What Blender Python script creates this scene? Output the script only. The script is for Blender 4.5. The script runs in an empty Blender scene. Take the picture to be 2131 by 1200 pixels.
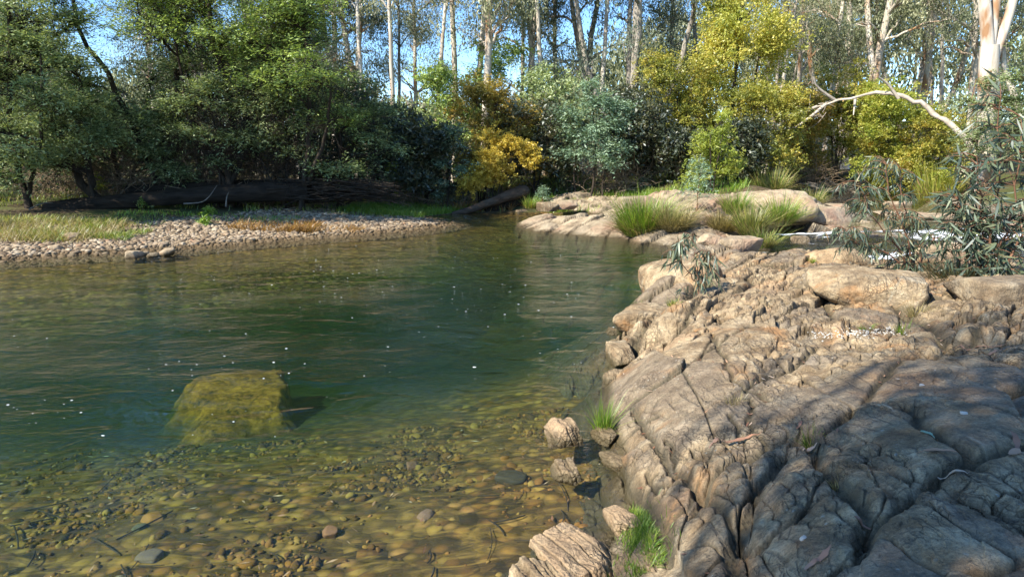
import bpy, math, random
import numpy as np
from math import radians as R, sin, cos, pi

SC = bpy.context.scene
COL = SC.collection
RNG = np.random.default_rng(7)

# ------------------------------------------------------------------ camera frame
CAMZ = 2.4
PITCH = R(11.2)
FPX = 1420.0
cp, sp = cos(PITCH), sin(PITCH)

def ray(px, py):
    u = (px - 1065.5) / FPX
    v = (600.0 - py) / FPX
    return (u, cp + v * sp, -sp + v * cp)

def at_z(px, py, z=0.0):
    """plan position of a spot of the river bank known to lie at height z"""
    d = ray(px, py)
    t = (z - CAMZ) / d[2]
    return (d[0] * t, d[1] * t)

def at_y(px, py, Y):
    d = ray(px, py)
    t = Y / d[1]
    return (d[0] * t, Y, CAMZ + d[2] * t)

# ------------------------------------------------------------------ noise
def _hash(ix, iy, iz, seed):
    h = (ix.astype(np.int64) * 374761393 + iy.astype(np.int64) * 668265263 + iz.astype(np.int64) * 2147483647 + seed * 1274126177) & 0xffffffff
    h = ((h ^ (h >> 13)) * 1274126177) & 0xffffffff
    h = ((h ^ (h >> 16)) * 2246822519) & 0xffffffff
    return ((h ^ (h >> 15)) & 0xffffff) / float(0xffffff)

def _sm(t): return t * t * t * (t * (t * 6 - 15) + 10)

def noise2(x, y, seed=0):
    ix = np.floor(x); iy = np.floor(y)
    fx = _sm(x - ix); fy = _sm(y - iy)
    z = np.zeros_like(ix)
    a = _hash(ix, iy, z, seed); b = _hash(ix + 1, iy, z, seed)
    c = _hash(ix, iy + 1, z, seed); d = _hash(ix + 1, iy + 1, z, seed)
    return ((a + (b - a) * fx) * (1 - fy) + (c + (d - c) * fx) * fy) * 2 - 1

def noise3(x, y, w, seed=0):
    ix = np.floor(x); iy = np.floor(y); iw = np.floor(w)
    fx = _sm(x - ix); fy = _sm(y - iy); fw = _sm(w - iw)
    r = 0
    for k in (0, 1):
        a = _hash(ix, iy, iw + k, seed); b = _hash(ix + 1, iy, iw + k, seed)
        c = _hash(ix, iy + 1, iw + k, seed); d = _hash(ix + 1, iy + 1, iw + k, seed)
        m = (a + (b - a) * fx) * (1 - fy) + (c + (d - c) * fx) * fy
        r = r + m * (fw if k else (1 - fw))
    return r * 2 - 1

def fbm2(x, y, octs=4, seed=0, gain=.5):
    s = 0; a = 1.0; n = 0
    ca, sa = cos(.6), sin(.6)
    for o in range(octs):
        s = s + a * noise2(x, y, seed + o * 17); n += a
        a *= gain
        x, y = (x * ca - y * sa) * 2.03 + 7.1, (x * sa + y * ca) * 2.03 + 3.7
    return s / n

def fbm3(p, octs=4, seed=0, gain=.5):
    s = 0; a = 1.0; n = 0
    x, y, z = p[:, 0], p[:, 1], p[:, 2]
    for o in range(octs):
        s = s + a * noise3(x, y, z, seed + o * 17); n += a
        a *= gain
        x, y, z = y * 2.03 + 1.7, z * 2.01 + 9.2, x * 2.05 + 4.4
    return s / n

def voronoi(u, v, seed=0, jit=.9, box=False):
    iu = np.floor(u); iv = np.floor(v)
    F1 = np.full(u.shape, 9.0); F2 = np.full(u.shape, 9.0)
    ci = np.zeros_like(u); cj = np.zeros_like(u); cu = np.zeros_like(u); cv = np.zeros_like(u)
    z = np.zeros_like(u)
    for a in (-1, 0, 1):
        for b in (-1, 0, 1):
            i = iu + a; j = iv + b
            pu = i + .5 + (_hash(i, j, z, seed) - .5) * jit
            pv = j + .5 + (_hash(i, j, z + 1, seed) - .5) * jit
            d = (np.abs(pu - u) ** 5 + np.abs(pv - v) ** 5) ** .2 if box else np.hypot(pu - u, pv - v)
            m = d < F1
            F2 = np.where(m, F1, np.minimum(F2, d))
            F1 = np.where(m, d, F1)
            ci = np.where(m, i, ci); cj = np.where(m, j, cj)
            cu = np.where(m, pu, cu); cv = np.where(m, pv, cv)
    r1 = _hash(ci, cj, z + 2, seed); r2 = _hash(ci, cj, z + 3, seed); r3 = _hash(ci, cj, z + 4, seed)
    return F1, F2, r1, r2, r3, u - cu, v - cv

def sstep(a, b, x):
    t = np.clip((x - a) / (b - a), 0, 1)
    return t * t * (3 - 2 * t)

class TPS:
    """thin-plate surface through a handful of surveyed heights"""
    def __init__(self, pts, lam=0.02):
        P = np.array([(p[0], p[1]) for p in pts], float)
        Z = np.array([p[2] for p in pts], float)
        n = len(P)
        d = np.hypot(P[:, None, 0] - P[None, :, 0], P[:, None, 1] - P[None, :, 1])
        K = np.where(d > 0, d * d * np.log(np.maximum(d, 1e-9)), 0) + np.eye(n) * lam
        A = np.zeros((n + 3, n + 3)); A[:n, :n] = K
        A[:n, n] = 1; A[:n, n + 1:] = P; A[n, :n] = 1; A[n + 1:, :n] = P.T
        self.w = np.linalg.solve(A, np.concatenate([Z, np.zeros(3)])); self.P = P
    def __call__(self, x, y):
        n = len(self.P)
        r = self.w[n] + self.w[n + 1] * x + self.w[n + 2] * y
        for k in range(n):
            d2 = (x - self.P[k, 0]) ** 2 + (y - self.P[k, 1]) ** 2
            r = r + self.w[k] * d2 * .5 * np.log(np.maximum(d2, 1e-12))
        return r

def poly_sd(px, py, poly):
    """signed distance, negative inside"""
    d = np.full(px.shape, 1e9); inside = np.zeros(px.shape, bool)
    n = len(poly)
    for i in range(n):
        ax, ay = poly[i]; bx, by = poly[(i + 1) % n]
        ex, ey = bx - ax, by - ay
        t = np.clip(((px - ax) * ex + (py - ay) * ey) / (ex * ex + ey * ey + 1e-12), 0, 1)
        d = np.minimum(d, np.hypot(px - ax - t * ex, py - ay - t * ey))
        c = ((ay > py) != (by > py)) & (px < (bx - ax) * (py - ay) / ((by - ay) if by != ay else 1e-12) + ax)
        inside ^= c
    return np.where(inside, -d, d)

# ------------------------------------------------------------------ objects
def tag(o, label=None, cat=None, group=None, kind=None):
    if label: o["label"] = label
    if cat: o["category"] = cat
    if group: o["group"] = group
    if kind: o["kind"] = kind
    return o

def empty(name, loc=(0, 0, 0), rz=0.0, s=1.0):
    o = bpy.data.objects.new(name, None); COL.objects.link(o)
    o.location = loc; o.rotation_euler = (0, 0, rz); o.scale = (s, s, s)
    o.empty_display_size = .3
    return o

def mesh(name, V, F, mat=None, parent=None, smooth=True, attrs=None, mats=None, midx=None):
    """V (n,3); F (m,3|4) array or list of such arrays"""
    V = np.asarray(V, np.float32)
    Fs = F if isinstance(F, list) else [F]
    Fs = [np.asarray(f, np.int32) for f in Fs if len(f)]
    me = bpy.data.meshes.new(name)
    nl = sum(f.size for f in Fs); nf = sum(len(f) for f in Fs)
    me.vertices.add(len(V)); me.vertices.foreach_set('co', V.ravel())
    me.loops.add(nl); me.loops.foreach_set('vertex_index', np.concatenate([f.ravel() for f in Fs]))
    me.polygons.add(nf)
    tot = np.concatenate([np.full(len(f), f.shape[1], np.int32) for f in Fs])
    st = np.concatenate([[0], np.cumsum(tot)[:-1]]).astype(np.int32)
    me.polygons.foreach_set('loop_start', st)
    me.polygons.foreach_set('loop_total', tot)
    me.polygons.foreach_set('use_smooth', np.full(nf, smooth, bool))
    if midx is not None: me.polygons.foreach_set('material_index', np.asarray(midx, np.int32))
    if attrs:
        for k, a in attrs.items():
            at = me.attributes.new(k, 'FLOAT', 'POINT'); at.data.foreach_set('value', np.asarray(a, np.float32).ravel())
    me.update(calc_edges=True)
    for m in (mats or ([mat] if mat else [])): me.materials.append(m)
    o = bpy.data.objects.new(name, me); COL.objects.link(o)
    if parent is not None: o.parent = parent
    return o

def copy_tree(o, parent=None):
    c = o.copy(); COL.objects.link(c); c.parent = parent
    for ch in [x for x in bpy.data.objects if x.parent == o]: copy_tree(ch, c)
    return c

_ico = {}
def ico(n):
    if n in _ico: return _ico[n]
    t = (1 + 5 ** .5) / 2
    V = [(-1, t, 0), (1, t, 0), (-1, -t, 0), (1, -t, 0), (0, -1, t), (0, 1, t), (0, -1, -t), (0, 1, -t), (t, 0, -1), (t, 0, 1), (-t, 0, -1), (-t, 0, 1)]
    F = [(0, 11, 5), (0, 5, 1), (0, 1, 7), (0, 7, 10), (0, 10, 11), (1, 5, 9), (5, 11, 4), (11, 10, 2), (10, 7, 6), (7, 1, 8), (3, 9, 4), (3, 4, 2), (3, 2, 6), (3, 6, 8), (3, 8, 9), (4, 9, 5), (2, 4, 11), (6, 2, 10), (8, 6, 7), (9, 8, 1)]
    V = [np.array(v, float) / np.linalg.norm(v) for v in V]
    for _ in range(n):
        mid = {}; F2 = []
        def m(a, b):
            k = (min(a, b), max(a, b))
            if k not in mid:
                p = V[a] + V[b]; V.append(p / np.linalg.norm(p)); mid[k] = len(V) - 1
            return mid[k]
        for a, b, c in F:
            x, y, z = m(a, b), m(b, c), m(c, a)
            F2 += [(a, x, z), (b, y, x), (c, z, y), (x, y, z)]
        F = F2
    _ico[n] = (np.array(V), np.array(F))
    return _ico[n]

class Tubes:
    def __init__(self): self.V = []; self.F = []; self.n = 0
    def add(self, pts, rad, sides=6):
        pts = np.asarray(pts, float); n = len(pts)
        rad = np.asarray(rad, float) if np.ndim(rad) else np.full(n, rad)
        T = np.gradient(pts, axis=0); T /= np.linalg.norm(T, axis=1, keepdims=True) + 1e-9
        ref = np.array([1., 0, 0]) if abs(T[:, 0]).mean() < .8 else np.array([0, 1., 0])
        A = np.cross(T, ref); A /= np.linalg.norm(A, axis=1, keepdims=True) + 1e-9
        B = np.cross(T, A)
        th = np.arange(sides) * 2 * pi / sides
        ring = pts[:, None, :] + rad[:, None, None] * (np.cos(th)[None, :, None] * A[:, None, :] + np.sin(th)[None, :, None] * B[:, None, :])
        i = np.arange(n - 1)[:, None] * sides; j = np.arange(sides)[None, :]; k = (j + 1) % sides
        f = np.stack([i + j, i + k, i + sides + k, i + sides + j], -1).reshape(-1, 4) + self.n
        self.V.append(ring.reshape(-1, 3)); self.F.append(f); self.n += n * sides
    def get(self): return np.concatenate(self.V), np.concatenate(self.F)

def bez(a, b, c, n):
    t = np.linspace(0, 1, n)[:, None]
    a, b, c = map(np.asarray, (a, b, c))
    return (1 - t) ** 2 * a + 2 * t * (1 - t) * b + t * t * c

def smooth_path(pts, n):
    pts = np.asarray(pts, float); m = len(pts)
    if m == 2:
        t = np.linspace(0, 1, n)[:, None]; return pts[0] * (1 - t) + pts[1] * t
    out = []; ts = np.linspace(0, m - 1 - 1e-6, n)
    for t in ts:
        i = int(t); f = t - i
        p0 = pts[max(i - 1, 0)]; p1 = pts[i]; p2 = pts[i + 1]; p3 = pts[min(i + 2, m - 1)]
        out.append(.5 * ((2 * p1) + (-p0 + p2) * f + (2 * p0 - 5 * p1 + 4 * p2 - p3) * f * f + (-p0 + 3 * p1 - 3 * p2 + p3) * f ** 3))
    return np.array(out)

def unit(v): return v / (np.linalg.norm(v, axis=-1, keepdims=True) + 1e-9)

def leaf_quads(P, A, N, L, W):
    """rhombic leaves: centre P, long axis A, normal N, length L, width W"""
    A = unit(A); B = unit(np.cross(N, A))
    L = np.asarray(L)[:, None]; W = np.asarray(W)[:, None]
    V = np.stack([P - A * L * .5, P + B * W * .5 - A * L * .08, P + A * L * .5, P - B * W * .5 - A * L * .08], 1).reshape(-1, 3)
    F = np.arange(len(P) * 4).reshape(-1, 4)
    return V, F

# ------------------------------------------------------------------ materials
class NT:
    def __init__(self, name):
        self.m = bpy.data.materials.new(name); self.m.use_nodes = True
        self.t = self.m.node_tree; self.t.nodes.clear()
        self.out = self.t.nodes.new('ShaderNodeOutputMaterial')
    def n(self, typ, **kw):
        nd = self.t.nodes.new('ShaderNode' + typ)
        for k, v in kw.items():
            if k.startswith('i_'):
                key = k[2:].replace('_', ' ')
                self.set(nd, key, v)
            else: setattr(nd, k, v)
        return nd
    def set(self, nd, key, v):
        s = nd.inputs[int(key)] if key.isdigit() else nd.inputs[key]
        if isinstance(v, bpy.types.NodeSocket): self.t.links.new(v, s)
        elif isinstance(v, bpy.types.Node): self.t.links.new(v.outputs[0], s)
        else: s.default_value = v
    def link(self, a, b): self.t.links.new(a, b)
    def coord(self, scale=(1, 1, 1), rot=(0, 0, 0), space='Object'):
        c = self.n('TexCoord'); mp = self.n('Mapping'); self.link(c.outputs[space], mp.inputs[0])
        mp.inputs['Scale'].default_value = scale; mp.inputs['Rotation'].default_value = rot
        return mp.outputs[0]
    def noise(self, vec, scale, detail=4, rough=.55, dist=0.0):
        nd = self.n('TexNoise'); self.link(vec, nd.inputs['Vector'])
        nd.inputs['Scale'].default_value = scale; nd.inputs['Detail'].default_value = detail
        nd.inputs['Roughness'].default_value = rough; nd.inputs['Distortion'].default_value = dist
        return nd.outputs[0]
    def vor(self, vec, scale, feature='F1', out=0, rnd=1.0):
        nd = self.n('TexVoronoi', feature=feature); self.link(vec, nd.inputs['Vector'])
        nd.inputs['Scale'].default_value = scale
        nd.inputs['Randomness'].default_value = rnd
        return nd.outputs[out]
    def ramp(self, fac, stops, interp='LINEAR'):
        nd = self.n('ValToRGB'); self.link(fac, nd.inputs[0]); cr = nd.color_ramp; cr.interpolation = interp
        while len(cr.elements) < len(stops): cr.elements.new(.5)
        for e, (p, c) in zip(cr.elements, stops):
            e.position = p; e.color = (c, c, c, 1) if not hasattr(c, '__len__') else (*c, 1)
        return nd.outputs[0]
    def mix(self, fac, a, b, blend='MIX'):
        nd = self.n('Mix', data_type='RGBA', blend_type=blend)
        for s, v in ((nd.inputs[0], fac), (nd.inputs[6], a), (nd.inputs[7], b)):
            if isinstance(v, bpy.types.NodeSocket): self.link(v, s)
            else: s.default_value = v if not hasattr(v, '__len__') else (*v, 1)[:4]
        return nd.outputs[2]
    def math(self, op, a, b=0.0, c=None):
        nd = self.n('Math', operation=op)
        for k, v in enumerate((a, b) if c is None else (a, b, c)):
            if isinstance(v, bpy.types.NodeSocket): self.link(v, nd.inputs[k])
            else: nd.inputs[k].default_value = v
        return nd.outputs[0]
    def attr(self, name):
        return self.n('Attribute', attribute_name=name).outputs['Fac']
    def bump(self, h, strength=.5, dist=.02, normal=None):
        nd = self.n('Bump'); self.link(h, nd.inputs['Height'])
        nd.inputs['Strength'].default_value = strength; nd.inputs['Distance'].default_value = dist
        if normal is not None: self.link(normal, nd.inputs['Normal'])
        return nd.outputs[0]
    def bsdf(self, col, rough=.8, normal=None, spec=.3):
        b = self.n('BsdfPrincipled')
        if isinstance(col, bpy.types.NodeSocket): self.link(col, b.inputs['Base Color'])
        else: b.inputs['Base Color'].default_value = (*col, 1)
        if isinstance(rough, bpy.types.NodeSocket): self.link(rough, b.inputs['Roughness'])
        else: b.inputs['Roughness'].default_value = rough
        b.inputs['Specular IOR Level'].default_value = spec
        if normal is not None: self.link(normal, b.inputs['Normal'])
        return b.outputs[0]
    def done(self, sh):
        self.link(sh, self.out.inputs['Surface']); return self.m

def leaf_mat(name, stops, trans=.35, gloss=.06, big=None):
    m = NT(name)
    v = m.attr('v')
    oi = m.n('ObjectInfo').outputs['Random']
    if big:
        nz = m.noise(m.coord(), big, 2)
        v = m.math('ADD', m.math('MULTIPLY', v, .65), m.math('MULTIPLY', m.math('SUBTRACT', nz, .3), .9))
    v = m.math('ADD', v, m.math('MULTIPLY', m.math('SUBTRACT', oi, .5), .12))
    col = m.ramp(v, stops)
    d = m.n('BsdfDiffuse'); m.link(col, d.inputs[0])
    t = m.n('BsdfTranslucent'); m.link(m.mix(1.0, col, (1.0, 1.0, .55), 'MULTIPLY'), t.inputs[0])
    g = m.n('BsdfGlossy'); g.inputs['Roughness'].default_value = .45; g.inputs[0].default_value = (.9, .95, 1, 1)
    a = m.n('MixShader'); a.inputs[0].default_value = trans; m.link(d.outputs[0], a.inputs[1]); m.link(t.outputs[0], a.inputs[2])
    b = m.n('MixShader'); b.inputs[0].default_value = gloss; m.link(a.outputs[0], b.inputs[1]); m.link(g.outputs[0], b.inputs[2])
    return m.done(b.outputs[0])

def bark_mat(name, stops, scale=(6, 6, 1.2), bumpd=.02, patch=None):
    m = NT(name)
    c = m.coord(scale)
    n1 = m.noise(c, 1.0, 6, .6, .4)
    col = m.ramp(n1, stops)
    if patch:
        p = m.ramp(m.noise(m.coord((1, 1, .35)), 1.3, 3), [(.5, 0.), (.62, 1.)])
        col = m.mix(p, col, patch)
    return m.done(m.bsdf(col, .85, m.bump(n1, .6, bumpd), .15))

# ================================================================== MATERIALS of the setting
def rock_material(name, warm=1.0, dark=0.0):
    m = NT(name)
    c = m.coord()
    big = m.noise(c, .9, 4, .6, .6)
    mid = m.noise(c, 4.0, 6, .65, .3)
    fine = m.noise(c, 26.0, 5, .7)
    base = m.ramp(mid, [(.25, (.10, .070, .043)), (.42, (.225, .165, .10)), (.56, (.37, .29, .185)), (.75, (.56, .47, .33))])
    grey = m.ramp(m.noise(c, 5.5, 5, .65), [(.3, (.10, .088, .072)), (.55, (.22, .19, .155)), (.75, (.37, .325, .27))])
    col = m.mix(m.ramp(big, [(.56, 0.), (.72, .6)]), base, grey)
    # iron-stained faces
    ir = m.ramp(m.noise(m.coord((1, 1, 1.0), (0, 0, .4)), 1.7, 4, .6, .8), [(.55, 0.), (.68, .65 * warm)])
    col = m.mix(ir, col, (.40, .215, .09))
    # fracture-block tone
    col = m.mix(.85, col, m.ramp(m.attr('blk'), [(0., (.72, .70, .68)), (1., (1.3, 1.22, 1.1))]), 'MULTIPLY')
    cr_ = m.attr('blk')
    col = m.mix(m.ramp(cr_, [(.24, .4), (.32, 0.)]), col, m.mix(1.0, grey, (.9, .85, .8), 'MULTIPLY'))
    col = m.mix(m.ramp(cr_, [(.60, 0.), (.68, .5)]), col, (.40, .27, .16))
    # pale and dark lichen spots
    sp = m.ramp(m.vor(c, 16.0), [(.10, 1.), (.17, 0.)])
    spm = m.math('MULTIPLY', sp, m.ramp(m.noise(c, 2.3, 2), [(.52, 0.), (.60, .6)]))
    col = m.mix(spm, col, (.48, .47, .40))
    dk = m.ramp(m.noise(c, 7.0, 6, .8), [(.54, 0.), (.68, .75)])
    col = m.mix(dk, col, (.055, .052, .045))
    # thin pale quartz veins
    ve = m.ramp(m.vor(m.coord((1, .25, 1), (0, 0, .75)), .8, 'DISTANCE_TO_EDGE'), [(.0, 1.), (.010, 0.)])
    ve = m.math('MULTIPLY', ve, m.ramp(m.noise(c, 1.2, 3), [(.55, 0.), (.60, .6)]))
    col = m.mix(ve, col, (.50, .45, .33))
    # hairline joints, wandering and broken
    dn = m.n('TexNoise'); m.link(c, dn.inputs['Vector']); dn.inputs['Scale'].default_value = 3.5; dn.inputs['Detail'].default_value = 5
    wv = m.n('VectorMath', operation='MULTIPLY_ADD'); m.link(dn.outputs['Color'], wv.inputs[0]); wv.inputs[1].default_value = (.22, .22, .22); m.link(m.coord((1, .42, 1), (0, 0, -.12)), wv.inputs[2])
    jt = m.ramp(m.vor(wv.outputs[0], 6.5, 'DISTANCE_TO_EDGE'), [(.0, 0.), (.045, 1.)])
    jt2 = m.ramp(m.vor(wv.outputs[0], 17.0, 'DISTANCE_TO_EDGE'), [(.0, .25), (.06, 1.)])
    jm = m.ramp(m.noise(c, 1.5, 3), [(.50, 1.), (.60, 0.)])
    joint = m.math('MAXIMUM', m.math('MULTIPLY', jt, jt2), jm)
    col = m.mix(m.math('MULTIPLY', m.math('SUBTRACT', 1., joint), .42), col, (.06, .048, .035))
    bd = m.n('TexWave', wave_type='BANDS', bands_direction='X'); m.link(m.coord((1, .12, .6), (0, 0, -.15)), bd.inputs['Vector'])
    bd.inputs['Scale'].default_value = 3.2; bd.inputs['Distortion'].default_value = 5.0; bd.inputs['Detail'].default_value = 5; bd.inputs['Detail Scale'].default_value = 1.6
    bl = m.math('MULTIPLY', m.ramp(bd.outputs[0], [(.0, 1.), (.16, 0.)]), m.ramp(m.noise(c, 1.3, 2), [(.46, 0.), (.60, .5)]))
    col = m.mix(bl, col, (.09, .07, .05))
    grain = m.noise(c, 60.0, 4, .8)
    col = m.mix(.8, col, m.ramp(grain, [(.3, (.55, .55, .56)), (.5, (1., 1., 1.)), (.7, (1.5, 1.47, 1.42))]), 'MULTIPLY')
    # darker brown mixed in along the fissures
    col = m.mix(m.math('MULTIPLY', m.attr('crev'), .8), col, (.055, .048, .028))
    # wet algae skirt at the waterline
    geo = m.n('NewGeometry'); sx = m.n('SeparateXYZ'); m.link(geo.outputs['Position'], sx.inputs[0])
    wet = m.ramp(m.math('ADD', sx.outputs[2], m.math('MULTIPLY', m.math('SUBTRACT', fine, .5), .08)), [(.03, 1.), (.10, 0.)])
    col = m.mix(m.math('MULTIPLY', wet, .82), col, (.05, .04, .016))
    if dark: col = m.mix(dark, col, (.05, .05, .055))
    h = m.math('ADD', m.math('ADD', m.math('MULTIPLY', mid, .8), m.math('MULTIPLY', m.noise(c, 11, 5, .7, .5), .5)), m.math('ADD', m.math('SUBTRACT', m.math('MULTIPLY', joint, .22), m.math('MULTIPLY', bl, .25)), m.math('ADD', m.math('MULTIPLY', grain, .10), m.math('MULTIPLY', fine, .35))))
    rough = m.ramp(wet, [(0., .85), (1., .35)])
    return m.done(m.bsdf(col, rough, m.bump(h, 1.0, .055), .25))

M_ROCK = rock_material('rock')
M_ROCK2 = rock_material('rock_grey', .3, .15)

def pale_rock_material():
    m = NT('pale_rock'); c = m.coord()
    mid = m.noise(c, 2.2, 6, .65, .4)
    col = m.ramp(mid, [(.28, (.15, .115, .075)), (.45, (.35, .275, .185)), (.6, (.47, .385, .265)), (.78, (.58, .50, .37))])
    col = m.mix(m.ramp(m.noise(c, .8, 3), [(.5, 0.), (.64, .6)]), col, (.34, .19, .13))
    col = m.mix(.8, col, m.ramp(m.attr('blk'), [(0., (.66, .66, .66)), (1., (1.2, 1.15, 1.08))]), 'MULTIPLY')
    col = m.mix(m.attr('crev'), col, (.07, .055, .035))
    geo = m.n('NewGeometry'); sx = m.n('SeparateXYZ'); m.link(geo.outputs['Position'], sx.inputs[0])
    wet = m.ramp(m.math('ADD', sx.outputs[2], m.math('MULTIPLY', m.math('SUBTRACT', mid, .5), .15)), [(.01, 1.), (.10, 0.)])
    col = m.mix(m.math('MULTIPLY', wet, .93), col, (.06, .045, .022))
    h = m.math('ADD', mid, m.math('MULTIPLY', m.noise(c, 14, 5, .7), .4))
    return m.done(m.bsdf(col, .85, m.bump(h, .9, .10), .2))
M_PALE = pale_rock_material()

def ground_material():
    m = NT('ground'); c = m.coord()
    n1 = m.noise(c, 1.2, 6, .65)
    litter = m.ramp(m.noise(c, 7., 6, .75), [(.3, (.035, .026, .016)), (.5, (.085, .062, .036)), (.7, (.17, .125, .07))])
    green = m.ramp(m.noise(c, 5., 5, .7), [(.3, (.03, .045, .012)), (.7, (.11, .13, .035))])
    land = m.mix(m.ramp(m.noise(c, .35, 4), [(.45, 0.), (.6, .8)]), litter, green)
    peb = m.vor(c, 7.5)
    pebc = m.n('TexVoronoi'); m.link(c, pebc.inputs['Vector']); pebc.inputs['Scale'].default_value = 7.5
    sc = m.n('SeparateColor'); m.link(pebc.outputs['Color'], sc.inputs[0])
    stone = m.ramp(sc.outputs[0], [(0., (.15, .12, .085)), (.5, (.30, .25, .18)), (1., (.44, .39, .30))])
    gravel = m.mix(m.ramp(peb, [(.25, 0.), (.55, .85)]), stone, (.09, .07, .05))
    col = m.mix(m.attr('gravel'), land, gravel)
    # river bed: algae-covered cobble
    pv = m.n('TexVoronoi'); m.link(m.coord((1, 1, 0)), pv.inputs['Vector']); pv.inputs['Scale'].default_value = 9.0
    s2 = m.n('SeparateColor'); m.link(pv.outputs['Color'], s2.inputs[0])
    bed = m.ramp(s2.outputs[0], [(0., (.035, .024, .010)), (.35, (.115, .054, .016)), (.7, (.22, .100, .024)), (.93, (.36, .22, .05)), (1., (.34, .16, .06))])
    bed = m.mix(m.ramp(pv.outputs['Distance'], [(.3, 0.), (.62, .8)]), bed, (.035, .025, .010))
    bed = m.mix(m.ramp(m.noise(c, 1.1, 5, .6), [(.42, 0.), (.62, .65)]), bed, (.12, .075, .025))
    bed = m.mix(m.ramp(m.noise(m.coord((.6, 1.7, 1), (0, 0, .5)), 4, 4, .7, 1.2), [(.5, 0.), (.66, .6)]), bed, (.32, .19, .045))
    bed = m.mix(m.math('MULTIPLY', m.attr('depth_tone'), .9), bed, (.035, .038, .026))  # deep bed painted darker, standing in for light lost in the water
    col = m.mix(m.attr('bed'), col, bed)
    h = m.math('ADD', m.math('MULTIPLY', n1, .6), m.math('MULTIPLY', m.math('SUBTRACT', 1., pv.outputs['Distance']), .55))
    return m.done(m.bsdf(col, .9, m.bump(h, .8, .05), .15))
M_GROUND = ground_material()

# ================================================================== TERRAIN
shore_px = [(0, 540), (120, 530), (270, 522), (400, 512), (520, 502), (640, 492), (760, 485), (860, 475), (915, 467), (908, 462), (885, 457), (880, 452), (930, 446), (960, 444), (1050, 442), (1075, 444)]
POOL = [(-60, 12), (-45, 14.2), (-25, 15.6), (-16, 15.7)] + [at_z(*p) for p in shore_px] + [(3.5, 27.5), (9, 21), (13, 16), (14, 2), (6, -2.0), (1.0, -2.2), (-6, -3), (-14, -5), (-60, -7)]
UP = [at_z(*p, .35) for p in [(1640, 410), (1700, 401), (1900, 399), (1990, 398)]] + [(18.5, 30), (16.8, 23), (17.5, 18), (18, 14), (14, 13.5), (10, 16.5), (8.5, 17.5), (9, 21), (12, 23)]

BED = TPS([(*at_z(px, py, z), z) for px, py, z in [
    (0, 1200, -.42), (300, 1200, -.36), (600, 1200, -.30), (900, 1200, -.26), (1050, 1180, -.18), (0, 1000, -.62), (300, 1000, -.55), (600, 1000, -.46), (900, 1000, -.40), (1100, 1000, -.24),
    (0, 900, -1.0), (300, 900, -1.05), (560, 905, -.85), (800, 900, -.62), (1000, 900, -.5), (1120, 860, -.4), (1180, 800, -.45), (1230, 740, -.6),
    (0, 820, -1.5), (300, 780, -1.8), (430, 830, -1.05), (560, 820, -1.1), (690, 800, -1.6), (850, 800, -1.15), (1050, 780, -.95), (0, 700, -1.6), (300, 650, -2.1), (700, 650, -2.2), (1000, 650, -1.9), (1250, 620, -1.3),
    (0, 590, -.9), (300, 570, -1.0), (700, 540, -1.1), (1000, 520, -1.4), (1250, 520, -1.1), (500, 530, -.6), (850, 500, -.6)]] +
    [(-10, 0, -.8), (-3, 1.5, -.35), (-30, 5, -1.2), (-30, 12, -.8), (2, 2, -.3), (5, 5, -.6), (8, 12, -.6)], .3)

def ground_h(x, y):
    sd = poly_sd(x, y, POOL)
    su = poly_sd(x, y, UP)
    ins = -np.minimum(-np.clip(-sd, 0, None) * .22, 0)          # shelving edge
    b = np.clip(BED(x, y), -2.4, -.12)
    ss = np.where((y > 11) & (x < 1), .085, .20)
    depth = -np.minimum(-b, np.clip(-sd, 0, 99) * ss + .02 + np.clip(-sd - 3.5, 0, 99) * .2)
    # banks
    n = fbm2(x * .35, y * .35, 4, 3)
    gravel_side = (x < 1) & (y > 10)
    slope = np.where(gravel_side & (x < -1.2), .075, .22)
    h = .015 + np.clip(sd, 0, 4.5) * slope + np.clip(sd - 4.5, 0, 12) * .05
    h = np.minimum(h, 1.0 + .02 * sd) + n * .05 * np.clip(sd, 0, 3) / 3
    hill = np.clip(y - 50, 0, 60) * .06 + np.clip(y - 62, 0, 60) * .05 * sstep(0, 25, x)
    h = h + hill
    z = np.where(sd < 0, depth, h)
    zu = -.15 - .2 * np.clip(-su, 0, 1) + .55 * sstep(-1.2, 0, su)
    z = np.where((su < 0), np.minimum(zu, .4), z)
    z = np.where((x > 5.5) & (x < 17) & (y > 13.5) & (y < 19), np.minimum(z, -.1), z)
    # right-hand bank
    zr = np.clip(.30 + np.minimum(su, sd) * .3, .3, 1.3) + n * .1 + hill
    k = sstep(5, 11, x) * (sd > 0) * (su >= 0) * ~((x > 5.5) & (x < 17) & (y > 13.5) & (y < 19))
    z = z * (1 - k) + zr * k
    return z, sd, su

ax = np.sinh(np.linspace(-4.4, 4.4, 520)) / math.sinh(4.4) * 240
ay0 = np.sinh(np.linspace(-1.9, 4.2, 560)) / math.sinh(4.2) * 290 + 6
GX, GY = np.meshgrid(ax, ay0)
gx, gy = GX.ravel(), GY.ravel()
gz, gsd, gsu = ground_h(gx, gy)
gz = gz + np.where(gsd < 0, .03 * fbm2(gx * 3, gy * 3, 3, 9), .0)
def grid_faces(nr, nc):
    i = np.arange(nr - 1)[:, None] * nc + np.arange(nc - 1)[None, :]
    return np.stack([i, i + 1, i + nc + 1, i + nc], -1).reshape(-1, 4)
grav = sstep(6.0, 4.0, gsd + fbm2(gx * .6, gy * .6, 3, 5) * 1.2) * (gx < -1.0) * (gy > 8)
grav = np.maximum(grav, sstep(1.2, .2, gsu) * (gx > 8))
bedm = np.where(gsd < 0, 1.0, sstep(.10, .0, gsd)) * ((gx < 7.5) | (gy < 13))
tag(mesh('ground', np.stack([gx, gy, gz], 1), grid_faces(*GX.shape), M_GROUND, attrs={'gravel': grav, 'bed': bedm, 'depth_tone': sstep(-.55, -1.0, gz)}), kind='structure')

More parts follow.
